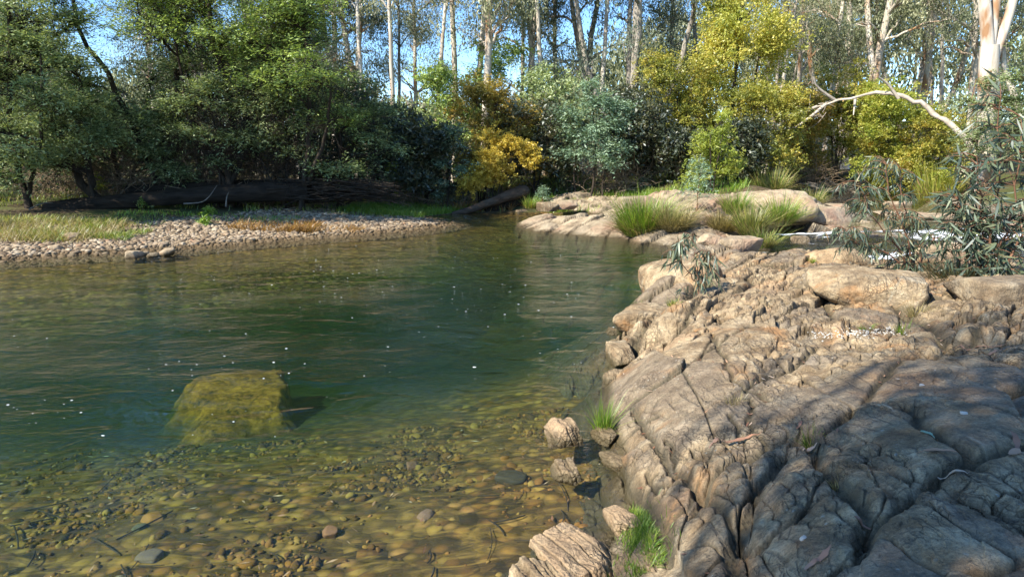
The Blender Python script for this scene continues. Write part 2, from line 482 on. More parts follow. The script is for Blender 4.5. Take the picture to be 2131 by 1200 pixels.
def gz_at(x, y):
    z, a, b = ground_h(np.array([float(x)]), np.array([float(y)])); return float(z[0])

# ================================================================== WATER
def water_material(name, vol=True, calm=1.0, foam=False):
    m = NT(name)
    c1 = m.coord((1.0, 1.6, 1), (0, 0, .12)); 
    w1 = m.noise(c1, 1.6, 3, .5, .8)
    w2 = m.noise(m.coord((1.0, 2.2, 1), (0, 0, -.2)), 6.5, 4, .6, .6)
    w3 = m.noise(m.coord((1.0, 1.5, 1), (0, 0, .35)), 26.0, 3, .6)
    patch = m.ramp(m.noise(m.coord((.35, 1, 1), (0, 0, .1)), .35, 3), [(.38, .15), (.62, 1.5)])
    h = m.math('ADD', m.math('MULTIPLY', w1, 1.0), m.math('MULTIPLY', m.math('ADD', m.math('MULTIPLY', w2, .34), m.math('MULTIPLY', w3, .075)), patch))
    nrm = m.bump(h, 1.0, .050 * calm)
    # the interface is crossed without bending, so its reflectance is kept the same from both sides
    bf = m.n('NewGeometry'); ior = m.math('ADD', m.math('MULTIPLY', bf.outputs['Backfacing'], 1 / 1.45 - 1.45), 1.45)
    fr = m.n('Fresnel'); m.link(ior, fr.inputs['IOR']); m.link(nrm, fr.inputs['Normal'])
    tr = m.n('BsdfTransparent')
    gl = m.n('BsdfGlossy'); gl.inputs['Roughness'].default_value = .05; m.link(nrm, gl.inputs['Normal'])
    mx = m.n('MixShader'); m.link(fr.outputs[0], mx.inputs[0]); m.link(tr.outputs[0], mx.inputs[1]); m.link(gl.outputs[0], mx.inputs[2])
    sh = mx.outputs[0]
    if foam:
        f = m.attr('foam')
        fn = m.noise(m.coord((1, 1, 1)), 9.0, 6, .75, .8)
        fm = m.ramp(m.math('ADD', m.math('MULTIPLY', f, .75), m.math('MULTIPLY', m.math('SUBTRACT', fn, .5), 1.1)), [(.42, 0.), (.62, .95)])
        df = m.n('BsdfDiffuse'); df.inputs[0].default_value = (.82, .86, .9, 1)
        m2 = m.n('MixShader'); m.link(fm, m2.inputs[0]); m.link(sh, m2.inputs[1]); m.link(df.outputs[0], m2.inputs[2]); sh = m2.outputs[0]
    if vol:
        va = m.n('VolumeAbsorption'); va.inputs[0].default_value = (.44, .72, .50, 1); va.inputs['Density'].default_value = .75
        vs = m.n('VolumeScatter'); vs.inputs[0].default_value = (.30, .62, .55, 1); vs.inputs['Density'].default_value = .012
        ad = m.n('AddShader'); m.link(va.outputs[0], ad.inputs[0]); m.link(vs.outputs[0], ad.inputs[1])
        m.link(ad.outputs[0] if VSCAT else va.outputs[0], m.out.inputs['Volume'])
    return m.done(sh)
VSCAT = True
M_WATER = water_material('water')
M_WATER2 = water_material('upstream_water', False, .6)
M_RAPID = water_material('rapid_water', False, 2.4, True)

# main pool: a closed body of water; its top carries slow swells
wx = np.linspace(-60, 15, 300); wy = np.linspace(-10, 31, 260)
WX, WY = np.meshgrid(wx, wy)
wz = .006 * fbm2(WX * 1.1, WY * 1.5, 2, 31)
nr, nc = WX.shape
top = np.stack([WX.ravel(), WY.ravel(), wz.ravel()], 1)
border = np.concatenate([np.arange(nc), np.arange(1, nr) * nc + nc - 1, (nr - 1) * nc + np.arange(nc - 2, -1, -1), np.arange(nr - 2, 0, -1) * nc])
low = top[border].copy(); low[:, 2] = -3.2
nb = len(border); b0 = nr * nc
side = np.stack([border, b0 + np.arange(nb), b0 + (np.arange(nb) + 1) % nb, np.roll(border, -1)], 1)
V = np.concatenate([top, low, [[-22, 10, -3.2]]])
fan = np.stack([b0 + (np.arange(nb) + 1) % nb, b0 + np.arange(nb), np.full(nb, len(V) - 1)], 1)
tag(mesh('water', V, [grid_faces(nr, nc), side, fan], M_WATER, smooth=True), kind='structure')
# upstream pool, .35 m higher behind the bars
ux = np.linspace(9.2, 62, 120); uy = np.linspace(18.6, 42, 70)
UX, UY = np.meshgrid(ux, uy)
UZ = .35 + .004 * fbm2(UX, UY, 2, 5) - .0 * UX
tag(mesh('upstream_water', np.stack([UX.ravel(), UY.ravel(), UZ.ravel()], 1), grid_faces(*UX.shape), M_WATER2), kind='structure')

# rapids: a broken sheet dropping from the upper pool
rx = np.linspace(5.6, 17, 300); ry = np.linspace(12.6, 19.4, 190)
RX, RY = np.meshgrid(rx, ry)
t = sstep(6.0, 12.5, RX)
RZ = -.03 + .23 * sstep(5.6, 7.0, RX) + .15 * t + .05 * fbm2(RX * 2.2, RY * 3, 4, 71) * (1 + t) - .25 * sstep(14.6, 12.8, RY) - .12 * sstep(18.6, 19.4, RY)
fo = np.clip(.9 * sstep(6.6, 7.6, RX) * sstep(10, 8.8, RX) * sstep(15.6, 16.4, RY) + fbm2(RX * .55, RY * 1.1, 3, 77) * 1.8 - .05 + .5 * sstep(9.2, 11.5, RX) * sstep(13.8, 12.4, RX), 0, 1)
tag(mesh('rapids_water', np.stack([RX.ravel(), RY.ravel(), RZ.ravel()], 1), grid_faces(*RX.shape), M_RAPID, attrs={'foam': fo.ravel()}), kind='structure')

# ================================================================== BEDROCK
def strata(x, y, amp=1.0, seed=0, th0=.09, th1=.62, y0=5.0, y1=10.0):
    """fractured, rounded bedrock relief; returns height, block tone, crevice mask"""
    wx = x + .10 * fbm2(x * .8, y * .8, 2, seed + 1) + .010 * fbm2(x * 5, y * 5, 3, seed + 2)
    wy = y + .10 * fbm2(x * .8 + 9, y * .8, 2, seed + 3) + .010 * fbm2(x * 5 + 3, y * 5, 3, seed + 4)
    k = sstep(y0, y1, y + .8 * (x - 1.5))
    def combo(th, s):
        def lay(su, sv, t, sd_):
            u = wx * cos(t) - wy * sin(t); v = wx * sin(t) + wy * cos(t)
            return voronoi(u / su, v / sv, sd_, .95, True)
        a = lay(.80, 2.0, th, s); b = lay(.30, .62, th + .12, s + 5); c = lay(.11, .19, th - .1, s + 9); d_ = lay(.045, .09, th + .2, s + 13)
        ea, eb, ec, ed = a[1] - a[0], b[1] - b[0], c[1] - c[0], d_[1] - d_[0]
        rd = lambda e, w: 1 - np.clip(1 - e / w, 0, 1) ** 2          # worn edge
        roof = lambda q, k1, k2: -k1 * np.abs(q[5] + .5 * (q[3] - .5)) * (.3 + q[2]) - k2 * np.abs(q[6] + .5 * (q[4] - .5)) * (.3 + q[3])
        h = .065 * (a[2] - .5) * 2 * sstep(0, .03, ea) + (.06 + .20 * (a[3] - .5)) * a[5] + .20 * (a[4] - .5) * a[6] + roof(a, .07, .06) + .012 * rd(ea, .06) - .07 * np.exp(-(ea / .018) ** 2)
        mk = sstep(-.5, .0, noise2(wx * .8, wy * .8, s + 20))
        h = h + mk * (.042 * (b[2] - .5) * 2 * sstep(0, .05, eb) + .15 * (b[3] - .5) * b[5] + .12 * (b[4] - .5) * b[6] + roof(b, .09, .08) + .008 * rd(eb, .08) - .040 * np.exp(-(eb / .028) ** 2))
        mk2 = sstep(-.35, .2, noise2(wx * 1.3 + 4, wy * 1.3, s + 24))
        h = h + mk2 * (.024 * (c[2] - .5) * 2 * sstep(0, .08, ec) + .07 * (c[3] - .5) * c[5] + .05 * (c[4] - .5) * c[6] + roof(c, .06, .05) - .018 * np.exp(-(ec / .05) ** 2))
        mk3 = sstep(-.1, .4, noise2(wx * 2.1 + 7, wy * 2.1, s + 27))
        h = h + mk3 * (.009 * (d_[2] - .5) * 2 + .03 * (d_[3] - .5) * d_[5])
        blk = .40 * a[4] + .38 * b[4] * mk + .22 * c[4] * mk2
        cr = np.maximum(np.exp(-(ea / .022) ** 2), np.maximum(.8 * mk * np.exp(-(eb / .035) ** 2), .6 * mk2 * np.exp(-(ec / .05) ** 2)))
        return h, blk, cr
    h1, b1, c1 = combo(th0, seed + 40)
    h2, b2, c2 = combo(th1, seed + 80)
    k = sstep(.42, .58, k + .25 * noise2(x * .8, y * .8, seed + 8))
    h = h1 * (1 - k) + h2 * k
    h = h + .06 * fbm2(x * 1.1, y * 1.1, 3, seed + 11) + .018 * fbm2(x * 5, y * 5, 5, seed + 12, .6)
    return h * amp, b1 * (1 - k) + b2 * k, c1 * (1 - k) + c2 * k

def srf(pts, extra):
    return TPS([(*at_z(px, py, z), z) for px, py, z in pts] + extra, .05)

NEAR = srf([
    (1090, 1200, .02), (1180, 1120, .02), (1270, 1040, .03), (1290, 1120, .22), (1340, 1190, .28), (1250, 1200, .12), (1235, 880, -.08), (1250, 960, -.08), (1285, 880, .12), (1310, 960, .22), (1350, 1080, .34),
    (1310, 800, .28), (1295, 770, .0), (1330, 720, .32), (1290, 690, -.1), (1350, 660, .34), (1310, 640, -.05), (1360, 590, .35), (1325, 560, -.25), (1340, 520, -.2), (1440, 510, .45), (1500, 505, .5),
    (1600, 535, .62), (1700, 520, .66), (1760, 525, .7), (1850, 550, .62), (1950, 560, .60), (2131, 560, .8), (1480, 600, .46), (1400, 700, .52), (1500, 700, .62), (1600, 620, .72), (1600, 720, .72), (1830, 650, .78),
    (1450, 850, .55), (1560, 830, .66), (1440, 1000, .50), (1500, 1150, .62), (1600, 1000, .74), (1800, 800, .86), (2000, 680, .86), (2131, 650, .95), (1750, 1000, .88), (1700, 1180, .84), (2000, 1000, 1.0), (2131, 900, 1.08), (2131, 1150, 1.08),
    (1200, 640, -.9), (1180, 720, -.6), (1150, 800, -.45), (1180, 860, -.3), (1100, 900, -.40), (1200, 1000, -.16), (1150, 1050, -.2), (1100, 1130, -.22), (1000, 1200, -.35), (1280, 560, -1.0), (1250, 520, -1.2)],
    [(6, 2.5, 1.25), (10, 5, 1.3), (14, 9, 1.2), (3, .3, 1.05), (.6, .6, .86), (0, -.6, .9), (.2, 2.0, .45), (-.7, 1.2, .2), (-1.6, 1.6, -.35), (-1.4, -.6, .5), (2.6, 2.2, .95), (5, 14.8, -.15), (6.5, 14.6, .1), (8.5, 13.8, .15), (11, 13.2, .2), (14, 13, .3), (3.2, 14.2, -.5), (4, 16.5, -.9), (8, 16, -.4), (12, 15.5, -.3), (2.2, 12.5, -.9)])

def line_w(pts, z=.6): return [at_z(px, py, z) for px, py in pts]
# fissures of the outcrop: plan line, depth, half width, step (ground left of the line lower by this much)
CREASES = [
    (line_w([(1255, 870), (1300, 960), (1345, 1060), (1400, 1200)], .15), .10, .030, .13),
    (line_w([(1325, 790), (1345, 840), (1385, 910), (1420, 975), (1450, 1010), (1490, 1060), (1560, 1175)], .45), .09, .022, .02),
    (line_w([(1395, 880), (1410, 920), (1432, 965)], .5), .07, .016, 0),
    (line_w([(1480, 690), (1510, 750), (1530, 800), (1600, 860)], .55), .07, .02, .02),
    (line_w([(1318, 690), (1350, 672), (1400, 645), (1450, 612), (1500, 560)], .3), .24, .08, 0),
    (line_w([(1335, 715), (1400, 690), (1450, 650), (1500, 630), (1580, 600)], .45), .10, .04, 0),
    (line_w([(1450, 1000), (1475, 955), (1540, 930), (1640, 935), (1700, 955)], .6), .10, .035, .0),
    (line_w([(1690, 880), (1700, 950), (1760, 1030), (1805, 1110), (1790, 1190)], .8), .10, .03, .03),
    (line_w([(1560, 765), (1640, 740), (1700, 700), (1850, 690), (1950, 705)], .75), .09, .035, .03),
    (line_w([(1940, 700), (2000, 750), (2080, 780)], .85), .12, .05, 0),
    (line_w([(1900, 860), (1960, 950), (2030, 1010)], .9), .09, .035, 0),
    (line_w([(1800, 1110), (1870, 1060), (1960, 1000), (2131, 985)], .9), .10, .03, .03),
    (line_w([(1545, 1200), (1535, 1090), (1570, 990), (1625, 955)], .6), .13, .04, .04),
    (line_w([(1730, 885), (1800, 840), (1880, 760), (1990, 745)], .8), .08, .025, .02),
    (line_w([(1590, 1075), (1680, 1050), (1760, 1045)], .75), .05, .018, 0),
    (line_w([(1860, 620), (1930, 660), (1990, 720)], .8), .16, .08, 0),
    (line_w([(1560, 830), (1560, 880), (1590, 930)], .6), .06, .02, 0), (line_w([(1520, 850), (1545, 900)], .6), .05, .015, 0), (line_w([(1450, 905), (1478, 940)], .55), .05, .014, 0),
    (line_w([(1350, 935), (1372, 985)], .4), .05, .014, 0), (line_w([(1290, 860), (1340, 855), (1370, 870)], .3), .03, .012, .02), (line_w([(1310, 985), (1370, 975)], .3), .03, .012, .0), (line_w([(1400, 760), (1480, 720), (1560, 690)], .55), .05, .018, .01),
    (line_w([(1350, 1080), (1430, 1050), (1450, 1010)], .4), .05, .016, .03), (line_w([(1640, 560), (1720, 600), (1740, 640)], .8), .09, .04, 0), (line_w([(2131, 640), (2050, 660), (1990, 720)], .9), .09, .04, 0)]
def creases(x, y):
    wx = x + .05 * fbm2(x * 4, y * 4, 3, 501); wy = y + .05 * fbm2(x * 4 + 9, y * 4, 3, 502)
    dh = np.zeros_like(x); cr = np.zeros_like(x)
    for pts, dep, wd, st in CREASES:
        a = np.array(pts); lo = a.min(0) - 1.0; hi = a.max(0) + 1.0
        m = (x > lo[0]) & (x < hi[0]) & (y > lo[1]) & (y < hi[1])
        if not m.any(): continue
        X, Y = wx[m], wy[m]; best = np.full(X.shape, 9.0); sg = np.zeros(X.shape)
        for i in range(len(a) - 1):
            ex, ey = a[i + 1] - a[i]; L2 = ex * ex + ey * ey
            t = np.clip(((X - a[i, 0]) * ex + (Y - a[i, 1]) * ey) / L2, 0, 1)
            d = np.hypot(X - a[i, 0] - t * ex, Y - a[i, 1] - t * ey)
            k = d < best; best = np.where(k, d, best); sg = np.where(k, np.sign(ex * (Y - a[i, 1]) - ey * (X - a[i, 0])), sg)
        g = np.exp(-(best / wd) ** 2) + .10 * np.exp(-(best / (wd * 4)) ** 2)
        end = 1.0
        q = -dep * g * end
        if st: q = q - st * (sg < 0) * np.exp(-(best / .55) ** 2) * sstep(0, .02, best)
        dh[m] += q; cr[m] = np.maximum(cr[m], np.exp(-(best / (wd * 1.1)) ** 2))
    return dh, cr

def near_h(x, y):
    b = NEAR(x, y)
    h, blk, cr = strata(x, y, 1.0, 0)
    fade = sstep(-.45, .1, b)
    dh, c2 = creases(x, y)
    slab = 1 - .5 * sstep(2.3, 1.4, x) * sstep(8, 6.5, y) - .15 * sstep(6, 4.5, y) * sstep(1.4, 2.3, x)
    return np.maximum(b, -1.6) + h * (.45 + .55 * fade) * slab + .62 * dh * fade, blk, np.maximum(cr, c2)

rr = np.concatenate([.12 * np.exp(np.linspace(0, math.log(1.5 / .12), 90))[:-1], 1.5 * np.exp(np.linspace(0, math.log(20.5 / 1.5), 800))])
tt = np.concatenate([np.linspace(R(-62), R(-6), 160)[:-1], np.linspace(R(-6), R(42), 1100), np.linspace(R(42), R(100), 240)[1:]])
RR, TT = np.meshgrid(rr, tt)
nx, ny = (RR * np.sin(TT)).ravel(), (RR * np.cos(TT)).ravel()
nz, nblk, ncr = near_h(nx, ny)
Vn = np.stack([nx, ny, nz], 1)
# undercut and chip the steep faces sideways
Vn[:, 0] += .014 * fbm3(Vn * np.array([2.5, 2.5, 9.0]), 3, 5)
Vn[:, 1] += .014 * fbm3(Vn * np.array([2.5, 2.5, 9.0]), 3, 55)
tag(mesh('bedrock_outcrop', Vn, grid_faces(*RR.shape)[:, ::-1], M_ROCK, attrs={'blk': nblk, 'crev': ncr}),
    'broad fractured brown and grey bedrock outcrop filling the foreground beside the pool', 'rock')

def near_z(x, y):
    a = near_h(np.array([float(x)]), np.array([float(y)])); return float(a[0][0])

FAR = srf([(1062, 446, -.02), (1100, 449, .0), (1200, 461, .0), (1285, 471, .0), (1280, 500, -.02), (1340, 516, -.02), (1420, 515, 0.0), (1500, 510, .0), (1560, 512, -.1),
           (1100, 436, .12), (1150, 432, .22), (1230, 445, .14), (1290, 428, .40), (1340, 418, .75), (1420, 409, 1.0), (1500, 404, 1.05), (1600, 408, 1.05), (1680, 425, .75), (1740, 448, .42), (1780, 462, .3),
           (1330, 480, .25), (1420, 470, .42), (1500, 460, .5), (1420, 495, .2), (1520, 488, .2), (1600, 478, .38), (1690, 470, .28), (1640, 492, -.25), (1600, 505, -.3), (1650, 503, -.35), (1700, 500, -.3), (1750, 492, -.25), (1750, 478, .05), (1000, 452, -.4), (1150, 480, -.7), (1240, 510, -.9), (1290, 530, -1.0)],
          [(-1.5, 28, -.8), (-.4, 29.3, -.4), (-1, 26, -.9), (.8, 29.2, .05), (0, 27, -.35), (8, 26, .5), (4, 28, .45), (12, 25, .1), (1.5, 29.5, .5), (14, 20, .1), (6, 15.2, -.8), (9.5, 16.0, -.45), (13, 17, -.3), (7, 17.5, -.4), (7.6, 17.1, -.4), (8.6, 18, -.4), (7.2, 18.4, -.3), (10, 17.6, -.4), (6.6, 17, -.4), (11.5, 18, -.35), (2, 15.5, -1.2)])
fx = np.linspace(-1.5, 15, 560); fy = np.linspace(14.6, 29.5, 440)
FX, FY = np.meshgrid(fx, fy)
fb = FAR(FX.ravel(), FY.ravel())
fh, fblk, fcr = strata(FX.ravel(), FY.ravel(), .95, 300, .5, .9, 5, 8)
FZ = np.clip(fb, -1.4, 1.3) + fh - .05
FZ = np.where(FZ < 0, np.maximum(FZ * 3.5, -3.0), FZ)
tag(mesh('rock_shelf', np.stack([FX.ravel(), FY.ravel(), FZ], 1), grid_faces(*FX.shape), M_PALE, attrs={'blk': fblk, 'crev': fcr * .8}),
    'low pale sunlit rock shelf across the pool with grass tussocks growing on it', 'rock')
def far_z(x, y):
    x = np.array([float(x)]); y = np.array([float(y)])
    return float(np.clip(FAR(x, y), -1.4, 1.3)[0] + strata(x, y, 1.15, 300, .5, .9, 5, 8)[0][0])

# ------------------------------------------------------------------ loose rocks
def boulder_mesh(size, seed, facets=9, lvl=5, rough=.06, lam=0.0, lam_dir=(1, .15, .1), lam_f=9.0, cut=.55, sharp=14):
    r = np.random.default_rng(seed)
    V, F = ico(lvl)
    N = unit(r.normal(size=(facets, 3))); H = r.uniform(.72, 1.0, facets)
    N = np.concatenate([N, [[0, 0, 1], [0, 0, -1], [1, 0, 0], [-1, 0, 0], [0, 1, 0], [0, -1, 0]]]); H = np.concatenate([H, [.85, .9, 1, 1, 1, 1]])
    d = np.maximum(V @ N.T, 0) / H
    rad = (d ** sharp).sum(1) ** (-1 / sharp)
    P = V * rad[:, None]
    P = P * np.array(size)
    n = V
    s = float(np.mean(size))
    P = P + n * (s * rough * fbm3(P / s * 2.2 + seed, 4, seed))[:, None] + n * (s * rough * .35 * fbm3(P / s * 9 + seed, 4, seed + 5))[:, None]
    cr = np.zeros(len(P))
    if lam:
        u = P @ unit(np.array(lam_dir, float)) / s
        u = u + .10 * fbm3(P / s * 1.5, 2, seed + 9)
        c = (u * lam_f * .5 + .4 * noise2(u * 3, u * 0, seed))
        f = np.abs((c % 1) - .5) * 2
        g = np.exp(-((1 - f) / .16) ** 2)
        ci = np.floor(c)
        step = _hash(ci, ci * 0, ci * 0, seed) - .5
        P = P - n * (g * lam * s)[:, None]
        P[:, 2] += step * lam * s * 1.6 * (V[:, 2] > -.2)
        cr = g * .7
    blk = _hash(np.floor(P[:, 0] * 3), np.floor(P[:, 1] * 3), P[:, 0] * 0, seed) * 0 + r.uniform(.25, .75)
    P[:, 2] = np.maximum(P[:, 2], -size[2] * cut)
    return P, F, {'blk': blk + np.zeros(len(P)), 'crev': cr}

def boulder(label, loc, size, seed, mat=None, rz=0, group=None, name='boulder', cat='boulder', **kw):
    P, F, at = boulder_mesh(size, seed, **kw)
    o = mesh(name, P, F, mat or M_ROCK, attrs=at)
    o.location = loc; o.rotation_euler = (0, 0, rz)
    return tag(o, label, cat, group)

def on(px, py, z, dz=0): 
    x, y = at_z(px, py, z); return (x, y, z + dz)
# crown of the tree that shades the near rock, laid out along the sun's direction from the shaded ground
_S = np.array([-.80, -.60, 0]); _S = _S / np.linalg.norm(_S) * cos(R(39)); _S[2] = sin(R(39))
SHADE_LOBES = []
for px, py, h, s in [(1780, 1140, 8.2, .8), (1990, 1140, 8.6, .95), (1650, 1215, 8.0, .4), (1900, 980, 9.0, .7), (2100, 960, 9.2, .9), (1780, 1050, 8.6, .4), (2280, 1150, 8.8, 1.1),
                     (2120, 740, 10.0, .7), (1850, 850, 9.6, .3), (2010, 660, 10.4, .3), (2280, 820, 9.8, 1.0), (1700, 660, 10.4, .12), (1800, 600, 10.6, .15)]:
    x, y = at_z(px, py, .8); t = (h - .8) / _S[2]
    SHADE_LOBES.append((x + _S[0] * t + 8.5, y + _S[1] * t + 6.5, h - .2, s, s * .85, s * .6))
SHADE_N = 300

# ================================================================== PLANT MATERIALS
M_WATTLE = leaf_mat('wattle_leaf', [(.0, (.08, .12, .055)), (.4, (.22, .29, .13)), (.7, (.44, .52, .25)), (1., (.62, .68, .38))], .42, .03)
M_WATTLE_G = leaf_mat('bright_wattle_leaf', [(.0, (.09, .14, .045)), (.4, (.27, .37, .10)), (.7, (.48, .60, .19)), (1., (.64, .74, .30))], .44, .03)
M_SILVER = leaf_mat('silver_wattle_leaf', [(.0, (.09, .15, .10)), (.5, (.26, .38, .25)), (1., (.50, .62, .44))], .35, .03)
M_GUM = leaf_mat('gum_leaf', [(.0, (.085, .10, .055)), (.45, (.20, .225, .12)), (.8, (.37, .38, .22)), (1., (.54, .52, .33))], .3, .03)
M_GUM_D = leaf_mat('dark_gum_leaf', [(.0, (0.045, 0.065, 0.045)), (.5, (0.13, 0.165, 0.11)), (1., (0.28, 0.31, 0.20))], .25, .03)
M_YELLOW = leaf_mat('yellow_leaf', [(.0, (.12, .15, .03)), (.3, (.34, .38, .07)), (.6, (.62, .58, .13)), (1., (.78, .58, .15))], .5, .03, big=.35)
M_ORANGE = leaf_mat('orange_leaf', [(.0, (.11, .11, .03)), (.3, (.26, .23, .05)), (.6, (.50, .36, .07)), (.8, (.64, .38, .08)), (1., (.72, .52, .14))], .45, .03, big=.6)
M_GOLD = leaf_mat('golden_leaf', [(.0, (.30, .20, .03)), (.4, (.62, .46, .07)), (1., (.82, .68, .16))], .45, .02)
M_LIME = leaf_mat('lime_leaf', [(.0, (.10, .12, .02)), (.3, (.26, .33, .05)), (.6, (.46, .50, .09)), (.85, (.62, .55, .12)), (1., (.52, .34, .09))], .5, .03, big=.6)
M_WILLOW = leaf_mat('willow_leaf', [(.0, (.09, .10, .025)), (.3, (.24, .27, .05)), (.6, (.46, .42, .08)), (.85, (.62, .44, .08)), (1., (.45, .27, .09))], .45, .03, big=.6)
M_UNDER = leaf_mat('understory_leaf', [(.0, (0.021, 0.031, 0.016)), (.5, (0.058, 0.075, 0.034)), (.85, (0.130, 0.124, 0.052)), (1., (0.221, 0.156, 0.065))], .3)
M_SAPL = leaf_mat('sapling_leaf', [(.0, (.035, .055, .035)), (.5, (.085, .12, .075)), (.8, (.16, .20, .12)), (.93, (.26, .28, .15)), (1., (.30, .18, .09))], .3, .04)
M_GRASS = leaf_mat('grass_blade', [(.0, (0.060, 0.108, 0.014)), (.4, (0.180, 0.264, 0.036)), (.75, (0.408, 0.396, 0.096)), (1., (0.600, 0.480, 0.204))], .4, .04)
M_GRASS_G = leaf_mat('green_grass_blade', [(.0, (0.070, 0.160, 0.012)), (.5, (0.200, 0.340, 0.030)), (1., (0.420, 0.480, 0.080))], .45, .04)
M_STRAW = leaf_mat('straw_blade', [(.0, (0.120, 0.100, 0.035)), (.5, (0.340, 0.270, 0.110)), (1., (0.550, 0.450, 0.220))], .35, .04)
M_RUST = leaf_mat('rust_weed', [(.0, (.10, .07, .02)), (.4, (.26, .15, .05)), (.8, (.40, .22, .07)), (1., (.34, .30, .10))], .35, .03)
M_LITTER = leaf_mat('fallen_leaf', [(.0, (0.140, 0.060, 0.030)), (.4, (0.320, 0.150, 0.080)), (.75, (0.480, 0.300, 0.180)), (1., (0.600, 0.500, 0.380))], .1, .06)
B_DARK = bark_mat('dark_bark', [(.3, (.018, .014, .010)), (.7, (.062, .048, .036))])
B_PALE = bark_mat('pale_gum_bark', [(.25, (.28, .23, .18)), (.5, (.52, .46, .38)), (.75, (.70, .65, .57))], (3, 3, .5), .01, (.30, .17, .09))
B_BLEACH = bark_mat('bleached_wood', [(.25, (.24, .20, .155)), (.5, (.43, .37, .30)), (.75, (.56, .50, .42))], (3, 3, 3), .01)
B_GREY = bark_mat('grey_gum_bark', [(.25, (.13, .11, .09)), (.5, (.28, .25, .21)), (.8, (.46, .42, .36))], (4, 4, .6), .012)
B_THICK = bark_mat('brown_twig', [(.3, (.12, .085, .055)), (.7, (.32, .24, .16))])
B_TWIG = bark_mat('red_twig', [(.3, (.10, .05, .03)), (.7, (.24, .13, .08))])
B_DEAD = bark_mat('dead_wood', [(.3, (.07, .06, .05)), (.7, (.24, .21, .17))], (2, 9, 9), .02)
B_BROWN = bark_mat('brown_log_bark', [(.3, (.03, .022, .015)), (.7, (.12, .085, .058))], (1.5, 9, 9), .04)
B_CHAR = bark_mat('dark_rotten_wood', [(.3, (.009, .007, .005)), (.7, (.04, .030, .022))], (1.5, 9, 9), .05)

# ================================================================== TREE BUILDER
def sample_clumps(r, lobes, n, shell=.45, low=.2):
    L = np.array(lobes, float)
    w = L[:, 3] * L[:, 4] * L[:, 5]; w = w ** .75; w /= w.sum()
    idx = r.choice(len(L), n, p=w)
    d = unit(r.normal(size=(n, 3)))
    d[:, 2] = np.where((d[:, 2] < 0) & (r.random(n) > low), -d[:, 2], d[:, 2])
    rad = r.random(n) ** shell * np.where(r.random(n) < .28, r.uniform(1.0, 1.75, n), 1.0)
    return L[idx, :3] + d * rad[:, None] * L[idx, 3:6], idx, rad

def foliage(r, C, rad, per, spread, size, style, axis_c=None):
    """leaf cloud for clump centres C; returns V, F, v"""
    n = len(C)
    idx = np.repeat(np.arange(n), per); m = len(idx)
    cs = r.random(n)
    if style == 'spray':          # feathery flat fronds fanning outward in layers
        nf = 5
        fr = r.integers(0, nf, m)
        fa = (r.random((n, nf)) * 2 * pi)[idx, fr]
        tilt = (r.normal(size=(n, nf)) * .35 + .1)[idx, fr]
        t = r.random(m) ** .8
        D = np.stack([np.cos(fa), np.sin(fa), tilt - .45 * t], 1)
        S = np.stack([-np.sin(fa), np.cos(fa), np.zeros(m)], 1)
        lat = r.normal(size=m) * .22 * (1 - .4 * t)
        P = C[idx] + (D * t[:, None] + S * lat[:, None]) * spread[0] * 1.5
        P[:, 2] += r.normal(size=m) * spread[2] * .25
        A = D * .6 + S * np.sign(lat)[:, None] * .7 + r.normal(size=(m, 3)) * .25
        N = np.array([0, 0, 1.]) + r.normal(size=(m, 3)) * .45
    elif style == 'droop':
        ns = 6; sc_ = r.normal(size=(n, ns, 3)) * np.array(spread) * .48
        P = C[idx] + sc_[idx, r.integers(0, ns, m)] + r.normal(size=(m, 3)) * np.array(spread) * np.array([.13, .13, .22])
        A = np.array([0, 0, -1.]) + r.normal(size=(m, 3)) * .5
        N = r.normal(size=(m, 3)) * np.array([1, 1, .4])
    else:
        ns = 5; sc_ = r.normal(size=(n, ns, 3)) * np.array(spread) * .55
        P = C[idx] + sc_[idx, r.integers(0, ns, m)] + r.normal(size=(m, 3)) * np.array(spread) * .20
        A = r.normal(size=(m, 3)) * np.array([1, 1, .7])
        N = np.array([0, 0, .8]) + r.normal(size=(m, 3)) * .8
    k_ = r.uniform(.75, 1.25, n)[idx]; L = size[0] * r.uniform(.5, 1.35, m) * k_; W = size[1] * r.uniform(.6, 1.25, m) * k_
    V, F = leaf_quads(P, A, N, L, W)
    v = np.clip(cs[idx] * .62 + r.random(m) * .38, 0, 1)
    return V, F, np.repeat(v, 4)

